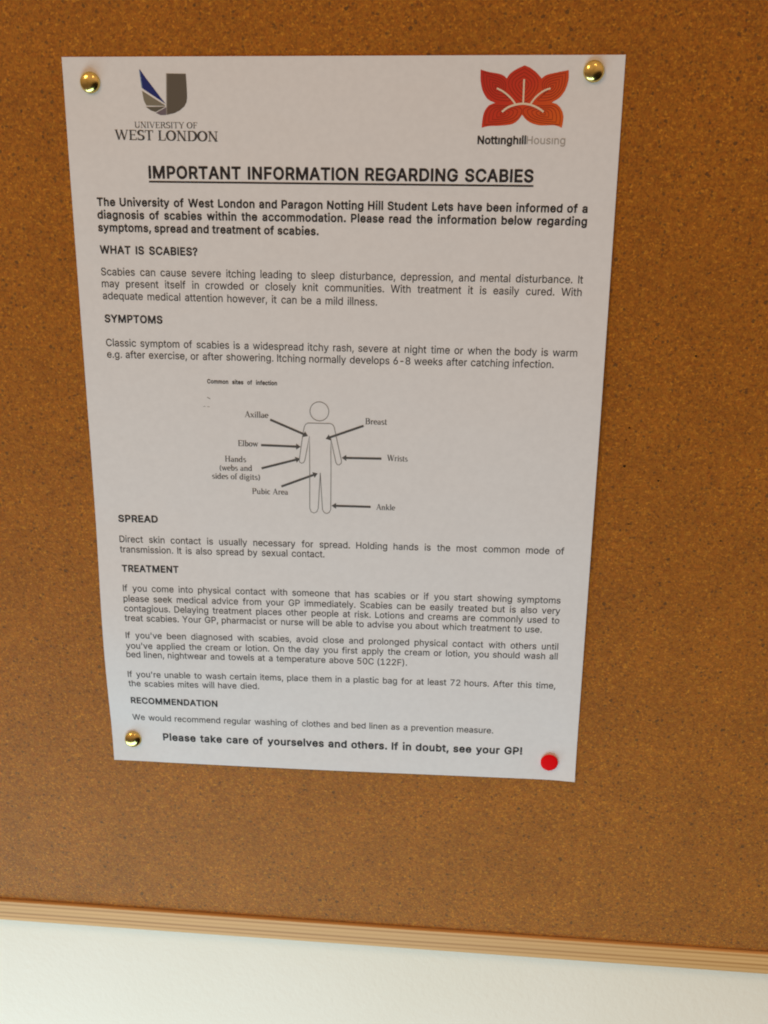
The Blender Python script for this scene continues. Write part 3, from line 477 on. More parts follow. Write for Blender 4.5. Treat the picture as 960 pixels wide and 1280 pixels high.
    'n': (410, "54,-28 124,-26 141,-9 143,249 149,267 166,288 180,296 208,302 228,300 252,288 267,259 269,1 273,-13 284,-24 298,-28 356,-28 370,-24 381,-13 385,1 383,281 373,319 361,343 318,388 296,400 248,412 208,412 188,408 158,398 140,386 126,404 112,408 54,408 40,404 29,393 25,379 25,1 29,-13 40,-24"),
    'o': (415, "189,-36 225,-36 267,-28 313,-8 329,4 362,37 384,71 398,107 408,157 408,219 402,255 388,297 370,329 337,366 307,388 263,406 231,412 183,412 145,404 115,392 83,370 48,333 28,299 16,267 6,211 6,165 14,117 22,91 44,49 79,10 109,-12 147,-28|199,74 179,78 161,88 138,117 126,153 124,205 134,249 148,275 163,290 183,300 221,302 255,288 278,257 290,217 290,159 278,119 257,90 229,76"),
    'p': (424, "54,-171 114,-171 128,-167 139,-156 143,-142 144,-11 176,-29 218,-37 258,-35 296,-25 336,-3 373,34 397,74 411,116 419,168 417,228 407,276 389,318 373,342 338,377 296,401 256,411 204,411 170,403 140,385 122,405 54,407 40,403 27,388 25,-142 29,-156 40,-167|204,75 172,91 151,124 141,170 143,226 157,266 176,289 204,301 238,301 264,289 279,274 289,256 301,204 299,156 283,110 264,87 238,75"),
    'r': (259, "54,-28 124,-26 141,-9 143,253 153,275 180,294 196,298 242,294 256,298 267,309 271,323 271,383 267,397 252,410 194,412 162,404 138,390 122,406 54,408 40,404 27,389 25,1 29,-13 40,-24"),
    's': (365, "161,-36 219,-34 247,-28 287,-12 305,0 336,31 350,55 360,95 360,117 352,153 332,185 307,208 249,234 157,256 138,269 138,285 142,291 169,304 207,304 221,298 236,283 244,265 255,254 269,250 329,262 348,277 352,291 350,303 326,351 283,390 245,406 213,412 149,410 117,402 87,388 42,347 28,323 20,291 20,257 28,225 42,201 67,176 111,152 211,128 227,122 240,111 240,97 231,86 201,74 163,74 145,80 128,95 120,117 107,130 93,134 29,122 12,107 8,91 16,61 32,31 55,6 79,-12 105,-24"),
    't': (227, "151,-32 187,-32 219,-26 236,-11 240,3 228,63 215,78 201,82 159,78 154,85 154,299 213,302 228,315 232,329 232,379 228,393 213,406 154,409 154,471 150,485 139,496 125,500 65,500 51,496 38,481 36,409 -3,406 -18,393 -22,379 -22,329 -18,315 -7,304 36,299 36,81 44,43 58,17 89,-12 113,-24"),
    'u': (410, "166,-33 222,-29 242,-23 270,-7 290,-25 356,-27 370,-23 383,-8 385,378 381,392 366,405 298,407 284,403 271,388 267,128 255,102 238,87 218,79 184,79 168,85 155,96 143,122 143,378 139,392 128,403 114,407 54,407 40,403 27,388 25,118 33,74 51,34 88,-5 126,-25"),
    'v': (389, "162,-28 226,-28 240,-24 251,-13 397,367 397,389 384,404 370,408 306,408 292,404 279,391 194,156 109,393 98,404 84,408 18,408 4,404 -7,393 -11,379 -9,367 135,-9 148,-24"),
    'w': (567, "138,-28 198,-28 212,-24 225,-11 284,196 343,-11 356,-24 370,-28 430,-28 444,-24 455,-13 571,367 571,389 558,404 544,408 482,408 468,404 455,391 398,186 345,385 330,404 316,408 254,408 240,404 227,391 170,186 113,391 100,404 86,408 24,408 10,404 -1,393 -5,379 -3,367 109,-3 124,-24"),
    'y': (389, "72,-173 106,-173 152,-161 172,-149 213,-104 233,-62 395,362 399,378 397,388 384,403 370,407 306,407 292,403 279,390 194,157 109,392 98,403 84,407 18,407 4,403 -7,392 -11,378 -7,362 133,-2 121,-36 106,-59 52,-59 33,-80 19,-136 21,-148 42,-167"),
    'ı': (167, "54,-28 124,-26 139,-13 143,1 143,379 139,393 128,404 114,408 44,406 29,393 25,379 25,1 29,-13 40,-24"),
}

def face(raw):
    out = {}
    for ch, (adv, d) in raw.items():
        V = []; F = []
        for shape in d.split('/'):          # an outline, then the holes in it
            loops = [[Vector((*map(int, p.split(',')), 0)) for p in l.split(' ')] for l in shape.split('|')]
            b = len(V); V += [(p.x, p.y) for l in loops for p in l]; F += [tuple(b + i for i in t) for t in tessellate_polygon(loops)]
        out[ch] = (adv, V, F)
    return out
REGULAR, BOLD = face(REGULAR), face(BOLD)
def glyphs(word, bold):
    vs = []; fs = []; cur = 0.0
    for ch in word:
        adv, V, F = (BOLD if bold > 0 else REGULAR)[ch]
        b = len(vs); vs += [((cur + x) / 700, y / 700, 0.0) for x, y in V]; fs += [tuple(b + i for i in t) for t in F]
        cur += adv + bold * 1000
    return vs, fs
def sans(pr, text, x0, y0, x1, y1, size, sx, weight):
    words = text.split(' '); G = [glyphs(w, weight) for w in words]
    lo = [min(v[0] for v in g[0]) for g in G]; wd = [(max(v[0] for v in g[0]) - l) * size * sx for g, l in zip(G, lo)]
    total = hypot(x1 - x0, y1 - y0)
    if len(words) > 1:
        gap = (total - sum(wd)) / (len(words) - 1); k = 1.0
        if gap < 0.20 * size: k = (total - 0.20 * size * (len(words) - 1)) / sum(wd); gap = 0.20 * size
        if gap > 0.75 * size: k = (total - 0.4 * size * (len(words) - 1)) / sum(wd); gap = 0.4 * size
    else: k = total / wd[0]; gap = 0
    ca, sa = (x1 - x0) / total, (y1 - y0) / total; cur = 0.0
    for g, l, w in zip(G, lo, wd):
        pts = []
        for vx, vy, vz in g[0]:
            a = cur + (vx - l) * size * sx * k; b = vy * size
            pts.append((x0 + a * ca - b * sa, y0 + a * sa + b * ca, vz))
        pr.tri(pts, g[1]); cur += w * k + gap
    return gap / size, k

# --- serif lettering: pen strokes with thick stems, thin joins and bracket feet (cap height 1)
TK, TN, SF = 0.135, 0.06, 0.05
def _l(x0, y0, x1, y1, w): return ('l', [(x0, y0), (x1, y1)], w)
def _s(x, y, h): return ('l', [(x - h, y), (x + h, y)], SF)
def _a(cx, cy, rx, ry, a0, a1, n=14, w=TK):
    return ('a', [(cx + rx * cos(radians(a0 + (a1 - a0) * i / n)), cy + ry * sin(radians(a0 + (a1 - a0) * i / n)), abs(cos(radians(a0 + (a1 - a0) * i / n)))) for i in range(n + 1)], w)
def stem(x, y0=0.0, y1=1.0, w=TK, lo=.13, hi=.13):
    r = [_l(x, y0, x, y1, w)]
    if lo: r.append(_s(x, y0 + SF / 2, lo))
    if hi: r.append(_s(x, y1 - SF / 2, hi))
    return r
X = 0.64
SERIF = {
 'U': (.82, stem(.17, .3, 1, TK, 0) + stem(.67, .3, 1, TN, 0, .11) + [_a(.42, .32, .25, .30, 180, 360)]),
 'N': (.86, stem(.17, 0, 1, TN) + stem(.70, 0, 1, TN) + [_l(.17, 1, .70, 0, TK)]),
 'I': (.38, stem(.19)),
 'V': (.80, [_l(.12, 1, .41, 0, TK), _l(.41, 0, .70, 1, TN), _s(.12, .975, .12), _s(.70, .975, .10)]),
 'E': (.70, stem(.19) + [_l(.19, .975, .62, .975, SF), _l(.19, .52, .50, .52, SF), _l(.19, .025, .64, .025, SF), _l(.62, 1, .62, .78, TN), _l(.64, 0, .64, .24, TN), _l(.50, .42, .50, .62, TN)]),
 'R': (.78, stem(.19) + [_a(.40, .745, .20, .23, -90, 90), _l(.19, .975, .40, .975, SF), _l(.19, .515, .42, .515, SF), _l(.42, .52, .70, 0, TK), _s(.72, .025, .08)]),
 'S': (.62, [_a(.32, .745, .20, .235, 40, 270), _a(.32, .255, .22, .235, -140, 90), _l(.52, 1, .52, .76, TN), _l(.09, 0, .09, .26, TN)]),
 'T': (.74, stem(.37, 0, 1, TK, .14, 0) + [_l(.05, .975, .69, .975, SF), _l(.06, 1, .06, .76, TN), _l(.68, 1, .68, .76, TN)]),
 'Y': (.78, [_l(.12, 1, .40, .46, TK), _l(.68, 1, .40, .46, TN), _s(.12, .975, .12), _s(.68, .975, .10)] + stem(.40, 0, .48, TK, .13, 0)),
 'O': (.84, [_a(.42, .5, .33, .48, 0, 360, 26)]),
 'F': (.66, stem(.19) + [_l(.19, .975, .60, .975, SF), _l(.19, .52, .48, .52, SF), _l(.60, 1, .60, .76, TN), _l(.48, .42, .48, .62, TN)]),
 'W': (1.10, [_l(.10, 1, .33, 0, TK), _l(.33, 0, .55, .95, TN), _l(.53, .95, .77, 0, TK), _l(.77, 0, 1.0, 1, TN), _s(.10, .975, .11), _s(1.0, .975, .09), _s(.54, .975, .1)]),
 'L': (.68, stem(.19) + [_l(.19, .025, .62, .025, SF), _l(.62, 0, .62, .27, TN)]),
 'D': (.84, stem(.19) + [_l(.19, .975, .42, .975, SF), _l(.19, .025, .42, .025, SF), _a(.42, .5, .33, .475, -90, 90)]),
 'A': (.80, [_l(.12, 0, .40, 1, TN), _l(.39, 1, .68, 0, TK), _l(.22, .34, .60, .34, SF), _s(.12, .025, .10), _s(.68, .025, .12)]),
 'B': (.76, stem(.19) + [_a(.40, .755, .19, .22, -90, 90), _a(.42, .28, .23, .255, -90, 90), _l(.19, .975, .40, .975, SF), _l(.19, .535, .42, .535, SF), _l(.19, .025, .42, .025, SF)]),
 'H': (.86, stem(.19) + stem(.67) + [_l(.19, .52, .67, .52, SF)]),
 'P': (.70, stem(.19) + [_a(.40, .735, .21, .24, -90, 90), _l(.19, .975, .40, .975, SF), _l(.19, .495, .40, .495, SF)]),
 'a': (.54, [_a(.24, X - .17, .16, .15, 0, 150, 8, TN * 1.2), _l(.40, .46, .40, .06, TK * .9), _s(.45, .03, .06), _a(.23, .17, .15, .17, 60, 330, 12, TK * .8)]),
 'b': (.60, stem(.15, 0, 1, TK * .9, 0, 0) + [_s(.10, .97, .07), _a(.32, .32, .19, .31, -150, 150, 14, TK * .9)]),
 'c': (.50, [_a(.28, .32, .20, .31, 45, 315, 14, TK * .9)]),
 'd': (.62, stem(.45, 0, 1, TK * .9, 0, 0) + [_s(.40, .97, .07), _s(.50, .03, .06), _a(.26, .32, .19, .31, 30, 330, 14, TK * .9)]),
 'e': (.52, [_a(.27, .32, .20, .31, 0, 315, 14, TK * .9), _l(.08, .35, .46, .35, SF)]),
 'f': (.36, stem(.16, 0, .82, TK * .9, .11, 0) + [_a(.29, .82, .13, .16, 60, 180, 8), _l(.03, X - .03, .32, X - .03, SF)]),
 'g': (.56, [_a(.25, .40, .16, .23, 0, 360, 16, TK * .8), _a(.26, -.12, .20, .15, 0, 360, 16, TK * .7), _l(.16, .18, .14, .06, TN), _l(.38, .58, .52, .60, SF)]),
 'i': (.30, stem(.15, 0, X, TK * .9, .11, 0) + [_s(.11, X - .03, .06), _l(.08, .85, .21, .85, .13)]),
 'k': (.62, stem(.15, 0, 1, TK * .9, .11, 0) + [_s(.10, .97, .07), _l(.18, .30, .48, X - .04, TN), _l(.26, .38, .52, 0, TK * .9), _s(.50, X - .03, .09), _s(.53, .03, .08)]),
 'l': (.30, stem(.15, 0, 1, TK * .9, .11, 0) + [_s(.10, .97, .07)]),
 'n': (.64, stem(.15, 0, X, TK * .9, .11, 0) + [_s(.10, X - .03, .07), _a(.32, .42, .16, .20, 0, 150, 9, TK * .9)] + stem(.48, 0, .44, TK * .9, .11, 0)),
 'o': (.58, [_a(.29, .32, .21, .31, 0, 360, 20, TK * .9)]),
 'r': (.44, stem(.15, 0, X, TK * .9, .11, 0) + [_s(.10, X - .03, .07), _a(.31, .46, .15, .15, 50, 160, 7, TK)]),
 's': (.46, [_a(.23, .475, .14, .145, 35, 270, 10, TK * .8), _a(.23, .165, .15, .155, -145, 90, 10, TK * .8)]),
 't': (.38, [_l(.15, .15, .15, .85, TK * .9), _l(.03, X - .03, .33, X - .03, SF), _a(.25, .14, .10, .12, 180, 320, 7)]),
 'u': (.64, stem(.15, .22, X, TK * .9, 0, 0) + [_s(.10, X - .03, .07), _s(.44, X - .03, .07), _a(.31, .22, .16, .20, 180, 330, 9, TK * .9)] + stem(.48, 0, X, TK * .9, 0, 0) + [_s(.54, .03, .06)]),
 'w': (.80, [_l(.08, X, .25, 0, TK * .9), _l(.25, 0, .41, X, TN), _l(.39, X, .57, 0, TK * .9), _l(.57, 0, .73, X, TN), _s(.09, X - .03, .09), _s(.73, X - .03, .08), _s(.41, X - .03, .08)]),
 'x': (.58, [_l(.09, X, .48, 0, TK * .9), _l(.46, X, .10, 0, TN), _s(.10, X - .03, .09), _s(.47, X - .03, .08), _s(.10, .03, .08), _s(.48, .03, .09)]),
 '(': (.36, [_a(.48, .40, .36, .62, 125, 235, 10, TK * .8)]),
 ')': (.36, [_a(-.12, .40, .36, .62, -55, 55, 10, TK * .8)]),
 ' ': (.32, []),
}
def serif(pr, text, x0, y0, x1, y1, cap, fat=1.0):
    nat = sum(SERIF[c][0] for c in text); total = hypot(x1 - x0, y1 - y0); k = total / (nat * cap)
    ca, sa = (x1 - x0) / total, (y1 - y0) / total; cur = 0.0; n = 0
    def place(x, y):
        a = (cur + x) * cap * k; b = y * cap
        return (x0 + a * ca - b * sa, y0 + a * sa + b * ca)
    for c in text:
        for kind, pts, w in SERIF[c][1]:
            n += 1; dz = 0.002 * (n % 7)
            if kind == 'l':
                pr.stroke([place(*p) for p in pts], w * cap * fat, dz=dz)
            else:
                m = len(pts); cx = sum(p[0] for p in pts) / m
                L = []; R = []
                for i, (x, y, q) in enumerate(pts):
                    a = pts[max(i - 1, 0)]; b = pts[min(i + 1, m - 1)]
                    t = Vector((b[0] - a[0], b[1] - a[1])); t.normalize()
                    ww = (TN + (w - TN) * q) * fat / 2
                    L.append(place(x - t.y * ww, y + t.x * ww)); R.append(place(x + t.y * ww, y - t.x * ww))
                pr.tri(L + R, [(i, i + 1, m + i + 1, m + i) for i in range(m - 1)], dz)
        cur += SERIF[c][0]

LINES = [
    ("HEADB", 'IMPORTANT INFORMATION REGARDING SCABIES', -73.82, 105.39, 73.87, 104.59),
    ("b", 'The University of West London and Paragon Notting Hill Student Lets have been informed of a', -95.09, 95.08, 94.78, 93.70),
    ("b", 'diagnosis of scabies within the accommodation. Please read the information below regarding', -95.22, 90.29, 94.84, 89.06),
    ("b", 'symptoms, spread and treatment of scabies.', -95.30, 85.52, -7.75, 84.72),
    ("b", 'WHAT IS SCABIES?', -95.20, 77.09, -55.84, 76.55),
    ("r", 'Scabies can cause severe itching leading to sleep disturbance, depression, and mental disturbance. It', -95.31, 68.62, 94.69, 67.64),
    ("r", 'may present itself in crowded or closely knit communities. With treatment it is easily cured. With', -95.32, 64.02, 94.47, 62.91),
    ("r", 'adequate medical attention however, it can be a mild illness.', -95.26, 59.32, 15.18, 58.22),
    ("b", 'SYMPTOMS', -95.14, 50.26, -71.30, 50.04),
    ("r", 'Classic symptom of scabies is a widespread itchy rash, severe at night time or when the body is warm', -95.22, 40.66, 94.22, 39.63),
    ("r", 'e.g. after exercise, or after showering. Itching normally develops 6-8 weeks after catching infection.', -95.15, 35.97, 85.29, 35.02),
    ("b", 'Common sites of infection', -54.05, 26.33, -25.28, 26.08),
    ("b", 'SPREAD', -95.06, -33.62, -77.79, -33.44),
    ("r", 'Direct skin contact is usually necessary for spread. Holding hands is the most common mode of', -95.06, -42.68, 94.00, -42.20),
    ("r", 'transmission. It is also spread by sexual contact.', -95.14, -47.26, -6.48, -46.78),
    ("b", 'TREATMENT', -94.71, -55.86, -69.73, -55.61),
    ("r", 'If you come into physical contact with someone that has scabies or if you start showing symptoms', -94.71, -64.74, 93.82, -64.15),
    ("r", 'please seek medical advice from your GP immediately. Scabies can be easily treated but is also very', -94.71, -69.49, 93.93, -68.88),
    ("r", 'contagious. Delaying treatment places other people at risk. Lotions and creams are commonly used to', -94.67, -73.98, 93.85, -73.27),
    ("r", 'treat scabies. Your GP, pharmacist or nurse will be able to advise you about which treatment to use.', -94.67, -78.44, 86.66, -77.70),
    ("r", "If you've been diagnosed with scabies, avoid close and prolonged physical contact with others until", -94.71, -86.54, 94.05, -85.39),
    ("r", "you've applied the cream or lotion. On the day you first apply the cream or lotion, you should wash all", -94.86, -91.52, 94.08, -89.88),
    ("r", 'bed linen, nightwear and towels at a temperature above 50C (122F).', -95.02, -95.70, 29.37, -95.43),
    ("r", "If you're unable to wash certain items, place them in a plastic bag for at least 72 hours. After this time,", -95.11, -105.43, 93.92, -103.70),
    ("r", 'the scabies mites will have died.', -95.13, -110.04, -36.19, -109.35),
    ("b", 'RECOMMENDATION', -94.86, -118.62, -55.32, -118.84),
    ("r", 'We would recommend regular washing of clothes and bed linen as a prevention measure.', -94.87, -127.35, 67.96, -126.64),
    ("b2", 'Please take care of yourselves and others. If in doubt, see your GP!', -81.34, -137.10, 81.18, -136.47),
    ("s", 'UNIVERSITY OF', -78.41, 123.55, -53.85, 123.31),
    ("s", 'WEST LONDON', -86.21, 119.30, -46.04, 118.67),
    ("n", 'Nottinghill', 52.43, 118.04, 70.47, 118.02),
    ("h", 'Housing', 70.68, 118.02, 84.97, 117.96),
]
CAPTIONS = [
    ('Axillae', -39.03, 12.74, -29.15, 12.61),
    ('Elbow', -42.26, 0.59, -33.71, 0.56),
    ('Hands', -47.98, -6.16, -38.89, -6.17),
    ('(webs and', -50.40, -9.98, -36.37, -9.85),
    ('sides of digits)', -53.67, -13.59, -33.13, -13.64),
    ('Pubic Area', -36.90, -19.73, -21.54, -19.67),
    ('Breast', 10.59, 10.91, 19.62, 10.87),
    ('Wrists', 19.76, -4.10, 28.27, -4.24),
    ('Ankle', 15.35, -25.13, 23.28, -25.15),
]
ARROWS = [
    [(-28.47, 11.92), (-12.86, 5.45)],
    [(-32.5, 1.18), (-15.98, 0.87)],
    [(-32.52, -8.66), (-16.29, -4.15)],
    [(-24.34, -16.21), (-9.03, -10.22)],
    [(10.02, 10.19), (-5.61, 4.43)],
    [(17.42, -3.32), (1.03, -3.36)],
    [(13.09, -23.97), (-3.32, -23.94)],
]
ART = {
    'head': [(-8.08, 15.75), (-4.24, 15.83), (-11.92, 15.67), (-8.04, 19.58), (-8.11, 11.78)],
    'outline': [(-7.96, -9.95), (-8.94, -25.21), (-9.55, -26.7), (-10.76, -27.36), (-11.95, -26.77), (-12.53, -25.31), (-12.33, -8.86), (-12.27, 5.46), (-14.29, -4.7), (-14.89, -5.8), (-15.72, -6.06), (-16.55, -5.6), (-16.65, -4.52), (-14.83, 7.17), (-14.33, 9.3), (-13.73, 10.37), (-12.79, 10.86), (-8.24, 10.84), (-3.58, 10.83), (-2.65, 10.38), (-2.07, 9.46), (-1.16, 5.13), (0.91, -4.68), (0.79, -5.64), (-0.03, -6.38), (-0.86, -6.28), (-1.44, -5.34), (-3.5, 4.72), (-3.46, -8.63), (-3.69, -25.67), (-4.29, -26.8), (-5.37, -27.45), (-6.44, -26.98), (-7.15, -25.77), (-7.96, -9.95)],
    'marks': [(-54.3, 20.6), (-53.03, 19.93), (-56.12, 16.71), (-55.17, 16.85), (-54.46, 16.75), (-53.4, 16.65)],
    'blue': [(-75.21, 144.22), (-72.76, 140.83), (-70.28, 137.68), (-67.8, 134.48), (-65.76, 131.97), (-70.43, 134.92), (-74.45, 137.43)],
    'blueedge': [(-75.42, 143.96), (-75.04, 143.87), (-74.35, 137.52), (-74.82, 137.69)],
    'g1': [(-74.69, 136.64), (-71.88, 134.93), (-65.98, 131.49), (-65.99, 131.31), (-73.29, 131.45), (-74.16, 133.17)],
    'g2': [(-73.56, 130.97), (-65.9, 131.05), (-69.78, 129.15), (-71.69, 129.73)],
    'g3': [(-69.8, 128.8), (-65.67, 130.83), (-65.77, 128.09), (-67.9, 128.05)],
    'stem': [(-64.74, 142.63), (-57.57, 142.52), (-57.41, 138.61), (-57.41, 134.25), (-57.67, 132.71), (-58.56, 131.18), (-60.32, 129.77), (-62.54, 128.75), (-65.42, 128.18)],
    'stemlight': [(-65.12, 142.67), (-64.73, 142.67), (-65.42, 128.18), (-65.76, 128.18)],
    'lotus': [(68.73, 145.02), (70.82, 144.18), (72.93, 142.78), (74.37, 141.43), (75.1, 140.58), (76.85, 141.76), (80.44, 142.6), (84.84, 143.4), (84.94, 140.16), (84.05, 136.85), (82.06, 134.07), (79.18, 132.4), (81.28, 131.72), (82.98, 129.92), (83.82, 127.34), (83.47, 123.7), (80.53, 124.57), (75.93, 124.47), (72.68, 125.12), (70.31, 126.37), (68.57, 128.19), (67.09, 126.24), (64.84, 124.9), (60.24, 124.37), (56.54, 124.28), (53.82, 123.67), (54.03, 126.89), (54.72, 129.48), (56.27, 131.42), (58.54, 132.28), (55.72, 133.57), (53.78, 136.36), (52.87, 139.77), (52.73, 143.68), (55.83, 142.82), (59.05, 142.31), (61.14, 141.67), (62.41, 140.6), (63.4, 142.08), (65.61, 143.64)],
    'vein_c': [(68.77, 140.38), (68.8, 135.91), (68.8, 131.98)],
    'vein_l': [(58.93, 137.29), (61.13, 136.26), (63.26, 134.72), (64.94, 133.14), (66.01, 131.72)],
    'vein_r': [(78.55, 137.27), (76.23, 136.42), (74.24, 135.06), (72.71, 133.56), (71.43, 131.72)],
    'vein_b': [(61.11, 129.18), (63.21, 130.69), (65.93, 131.63), (68.67, 131.98), (71.44, 131.63), (74.24, 130.56), (76.42, 129.18)],
    'pt': [(68.78, 143.97), (72.3, 141.85), (73.77, 139.73), (73.67, 137.19), (71.99, 134.42), (69.01, 132.4), (65.8, 134.42), (63.61, 137.2), (63.27, 139.75), (64.78, 141.87)],
    'pr': [(83.85, 142.48), (79.59, 141.63), (76.47, 140.37), (75.44, 138.25), (76.27, 135.48), (74.11, 133.13), (78.67, 133.35), (81.77, 135.27), (83.43, 138.04)],
    'pl': [(53.77, 142.74), (57.71, 141.67), (60.96, 140.39), (62.19, 138.27), (61.85, 135.49), (64.02, 133.14), (59.41, 133.35), (56.36, 135.07), (54.4, 138.07)],
    'pbr': [(82.59, 124.74), (82.67, 127.33), (81.84, 129.92), (79.7, 131.29), (76.5, 131.29), (72.83, 131.2), (69.2, 130.34), (69.29, 128.4), (71.69, 126.46), (75.89, 125.38)],
    'pbl': [(54.9, 124.72), (55.03, 127.32), (55.86, 129.91), (57.88, 131.29), (61.34, 131.29), (65.03, 131.2), (68.05, 130.34), (68.14, 128.4), (66.16, 126.46), (62.05, 125.37)],
}

SIZE = 3.98                              # em in mm for the body text
STYLE = {'HEADB': (5.9, .99, .030), 'b': (SIZE, .985, .030), 'r': (SIZE, .955, 0.0), 'b2': (4.65, .995, .034)}
PART = ['title'] + ['opening_paragraph'] * 3 + ['section_heading'] + ['section_paragraph'] * 3 + ['section_heading'] + ['section_paragraph'] * 2 + ['diagram_title'] \
     + ['section_heading'] + ['section_paragraph'] * 2 + ['section_heading'] + ['section_paragraph'] * 4 + ['+section_paragraph'] * 3 + ['*section_paragraph'] * 2 \
     + ['section_heading', 'section_paragraph', 'closing_line', 'university_name', 'university_name', 'housing_name', 'housing_name_end']
DBG = []
groups = []                              # consecutive lines of one paragraph form one printed block
for ln, nm in zip(LINES, PART):
    if groups and groups[-1][0] == nm: groups[-1][1].append(ln)
    else: groups.append((nm, [ln]))
diagram = empty('infection_diagram', (0, 0, 0)); diagram.parent = notice
for nm, lns in groups:
    nm = nm.strip('+*'); pr = Print(); mat = INK
    for st, text, x0, y0, x1, y1 in lns:
        if st in STYLE:
            sz, sx, wt = STYLE[st]
            if nm == 'diagram_title': sz = 2.25; sx = .88; wt = .03
            g_, k_ = sans(pr, text, x0, y0, x1, y1, sz, sx, wt); DBG.append((text[:20], round(g_, 3), round(k_, 3)))
            if st == 'r': mat = INK_BODY
        elif st == 's':
            serif(pr, text, x0, y0, x1, y1, 2.15 if text[0] == 'U' else 3.55, 1.15 if text[0] == 'U' else 1.45); mat = INK_SOFT
        else:
            sans(pr, text.replace('i', '\u0131'), x0, y0, x1, y1, 3.75, .9, .014 if st == 'n' else 0.0)
            mat = INK if st == 'n' else INK_GREY
    o = pr.build(nm.replace('housing_name_end', 'housing_name'), mat, diagram if nm == 'diagram_title' else notice)
    if nm == 'title':
        ul = Print(); ul.stroke([(-73.85, 104.05), (74.0, 103.15)], 0.66); ul.build('underline', INK, o)

# --- the body diagram
pr = Print(); hc = ART['head'][0]
pr.stroke([(hc[0] + 3.86 * cos(2 * pi * i / 40), hc[1] + 3.9 * sin(2 * pi * i / 40)) for i in range(40)], 0.30, closed=True)
pr.stroke(ART['outline'], 0.30)
pr.build('body_outline', INK_LINE, diagram)
for (x0, y0), (x1, y1) in ARROWS:
    a = Vector((x0, y0)); b = Vector((x1, y1)); t = (b - a).normalized(); n = Vector((-t.y, t.x))
    pr = Print()
    pr.stroke([a, b - t * 1.5], 0.92)
    tip = b; w = b - t * 1.9
    pr.poly([tuple(tip), tuple(w + n * 1.3), tuple(w - n * 1.3)], 0.003)
    pr.build('arrow', INK_ARROW, diagram)
for text, x0, y0, x1, y1 in CAPTIONS:
    pr = Print(); serif(pr, text, x0, y0, x1, y1, 2.45, 1.28); pr.build('caption', INK_SOFT, diagram)
mk = ART['marks']; pr = Print()
pr.stroke([mk[0], mk[1]], 0.28); pr.stroke([mk[2], mk[3]], 0.18); pr.stroke([mk[4], mk[5]], 0.18); pr.build('stray_mark', INK_LINE, diagram)

# --- the two emblems
uni = empty('university_emblem', (0, 0, 0)); uni.parent = notice
for nm, key, mat in (('wing_feather', 'blue', INK_BLUE), ('wing_edge', 'blueedge', INK_SKY), ('wing_feather', 'g1', INK_FAN), ('wing_feather', 'g2', INK_FAN_DARK),
                     ('wing_feather', 'g3', INK_FAN_MAUVE), ('emblem_stem', 'stem', INK_STEM), ('stem_edge', 'stemlight', INK_STEM_LIGHT)):
    pr = Print(); pr.poly(ART[key]); pr.build(nm, mat, uni)

pr = Print()
L0 = ART['lotus']; tips = [0, 7, 15, 25, 33]; notch = [4, 11, 20, 29, 37]
keys = sorted(tips + notch); ring = []
for a, b in zip(keys, keys[1:] + [len(L0)]):
    seg = [L0[i % len(L0)] for i in range(a, b + 1)]
    ring += dense(seg, 4)[:-1]
pr.poly(ring)
lotus = pr.build('housing_emblem', LOTUS, notice)
pr = Print(0.075)
for k in ('pt', 'pr', 'pl', 'pbr', 'pbl'):
    P = ART[k]; c = Vector((sum(p[0] for p in P) / len(P), sum(p[1] for p in P) / len(P)))
    for s in (1.0, 0.78, 0.56, 0.34, 0.14):
        q = dense([tuple(c + (Vector(p) - c) * s) for p in P + P[:1]], 4)
        pr.stroke(q[:-1], 0.20, closed=True)
pr.build('petal_lines', INK_DARKRED, lotus)
pr = Print(0.10)
for k, w in (('vein_c', .62), ('vein_l', .62), ('vein_r', .62), ('vein_b', .72)):
    pr.stroke(dense(ART[k], 5), w, dz={'vein_b': .006}.get(k, 0))
pr.build('petal_veins', INK_CREAM, lotus)

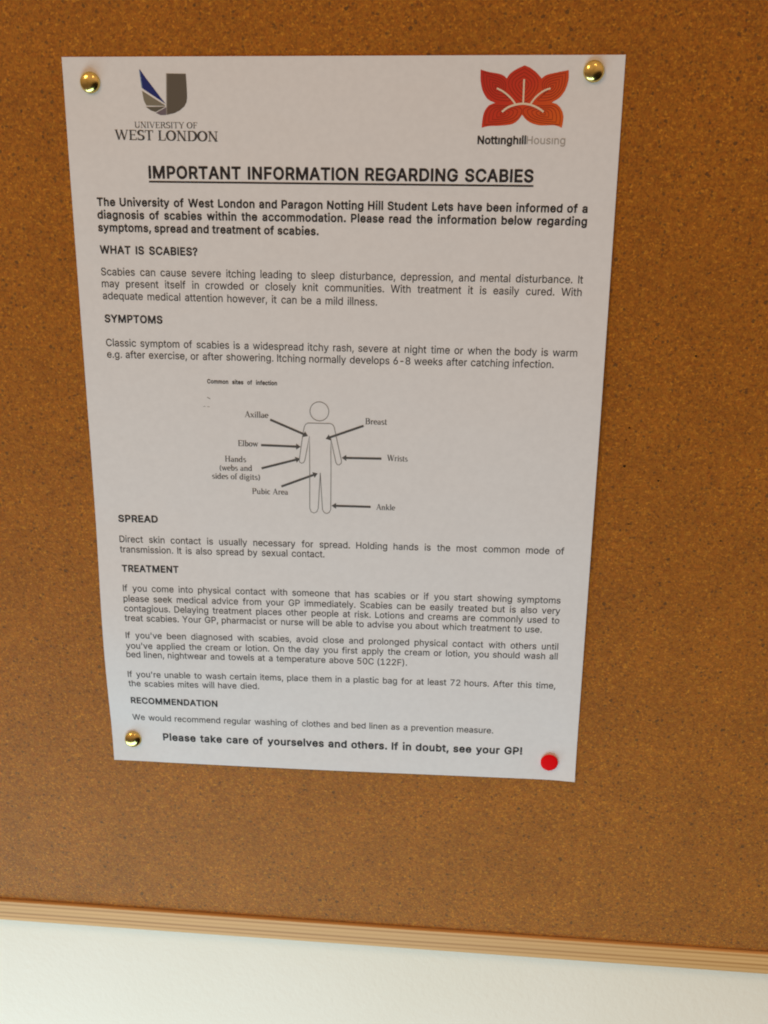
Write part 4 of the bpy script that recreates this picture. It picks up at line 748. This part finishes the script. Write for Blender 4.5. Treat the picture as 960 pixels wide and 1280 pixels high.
# ------------------------------------------------------------------ the pins
def lathe(bm, prof, n=48):
    rings = []
    for r, h in prof:
        if r < 1e-6: rings.append([bm.verts.new((0, -h / 1000, 0))])
        else: rings.append([bm.verts.new((r / 1000 * cos(2 * pi * k / n), -h / 1000, r / 1000 * sin(2 * pi * k / n))) for k in range(n)])
    for A, B in zip(rings, rings[1:]):
        for k in range(n):
            a, b = A[k % len(A)], A[(k + 1) % len(A)]; c, d = B[(k + 1) % len(B)], B[k % len(B)]
            vs = []
            for v in (a, b, c, d):
                if v not in vs: vs.append(v)
            if len(vs) > 2: bm.faces.new(vs)
def pin_place(o, x, y):
    o.location = to_world(x, y, lift(x, y) + 0.12)
    o.rotation_euler = (0, -TILT, 0)
R0, H0 = 3.85, 2.2
prof = [(R0 - .35, -0.02), (R0, 0.0), (R0 + .02, 0.12)] + [(R0 * cos(a), 0.15 + H0 * sin(a)) for a in [radians(90) * i / 16 for i in range(1, 16)]] + [(0, 0.15 + H0)]
bm = bmesh.new(); lathe(bm, [(0, -6.0), (0.25, -4.5), (0.42, -3.6), (0.42, 0.05)] + prof[:1] + prof[1:])
brass = finish(bm, 'brass_pin', BRASS, smooth=True)
G = 'brass drawing pins holding the notice'
spots = [(-94.6, 139.6, 'domed brass drawing pin beside the blue and grey university emblem'),
         (93.9, 143.0, 'domed brass drawing pin beside the red lotus emblem'),
         (-95.4, -137.4, 'domed brass drawing pin beside the bold closing line of the notice')]
for i, (x, y, lb) in enumerate(spots):
    o = brass if i == 0 else brass.copy()
    if i: COL.objects.link(o)
    pin_place(o, x, y); o.rotation_euler = (radians((2, -1, -3)[i]), -TILT + radians(40 * i), radians((3, 1, 3)[i]))
    tag(o, lb, 'drawing pin', G)
bm = bmesh.new()
lathe(bm, [(0, -6.0), (0.25, -4.5), (0.42, -3.6), (0.42, 0.0), (3.2, 0.0), (3.72, .08), (3.82, .30), (3.82, .72), (3.76, .95), (3.58, 1.10), (3.25, 1.17), (1.6, 1.22), (0, 1.24)])
red = finish(bm, 'red_pin', RED, smooth=True)
pin_place(red, 93.3, -139.6)
tag(red, 'flat round red plastic pin in a corner of the white notice', 'drawing pin')
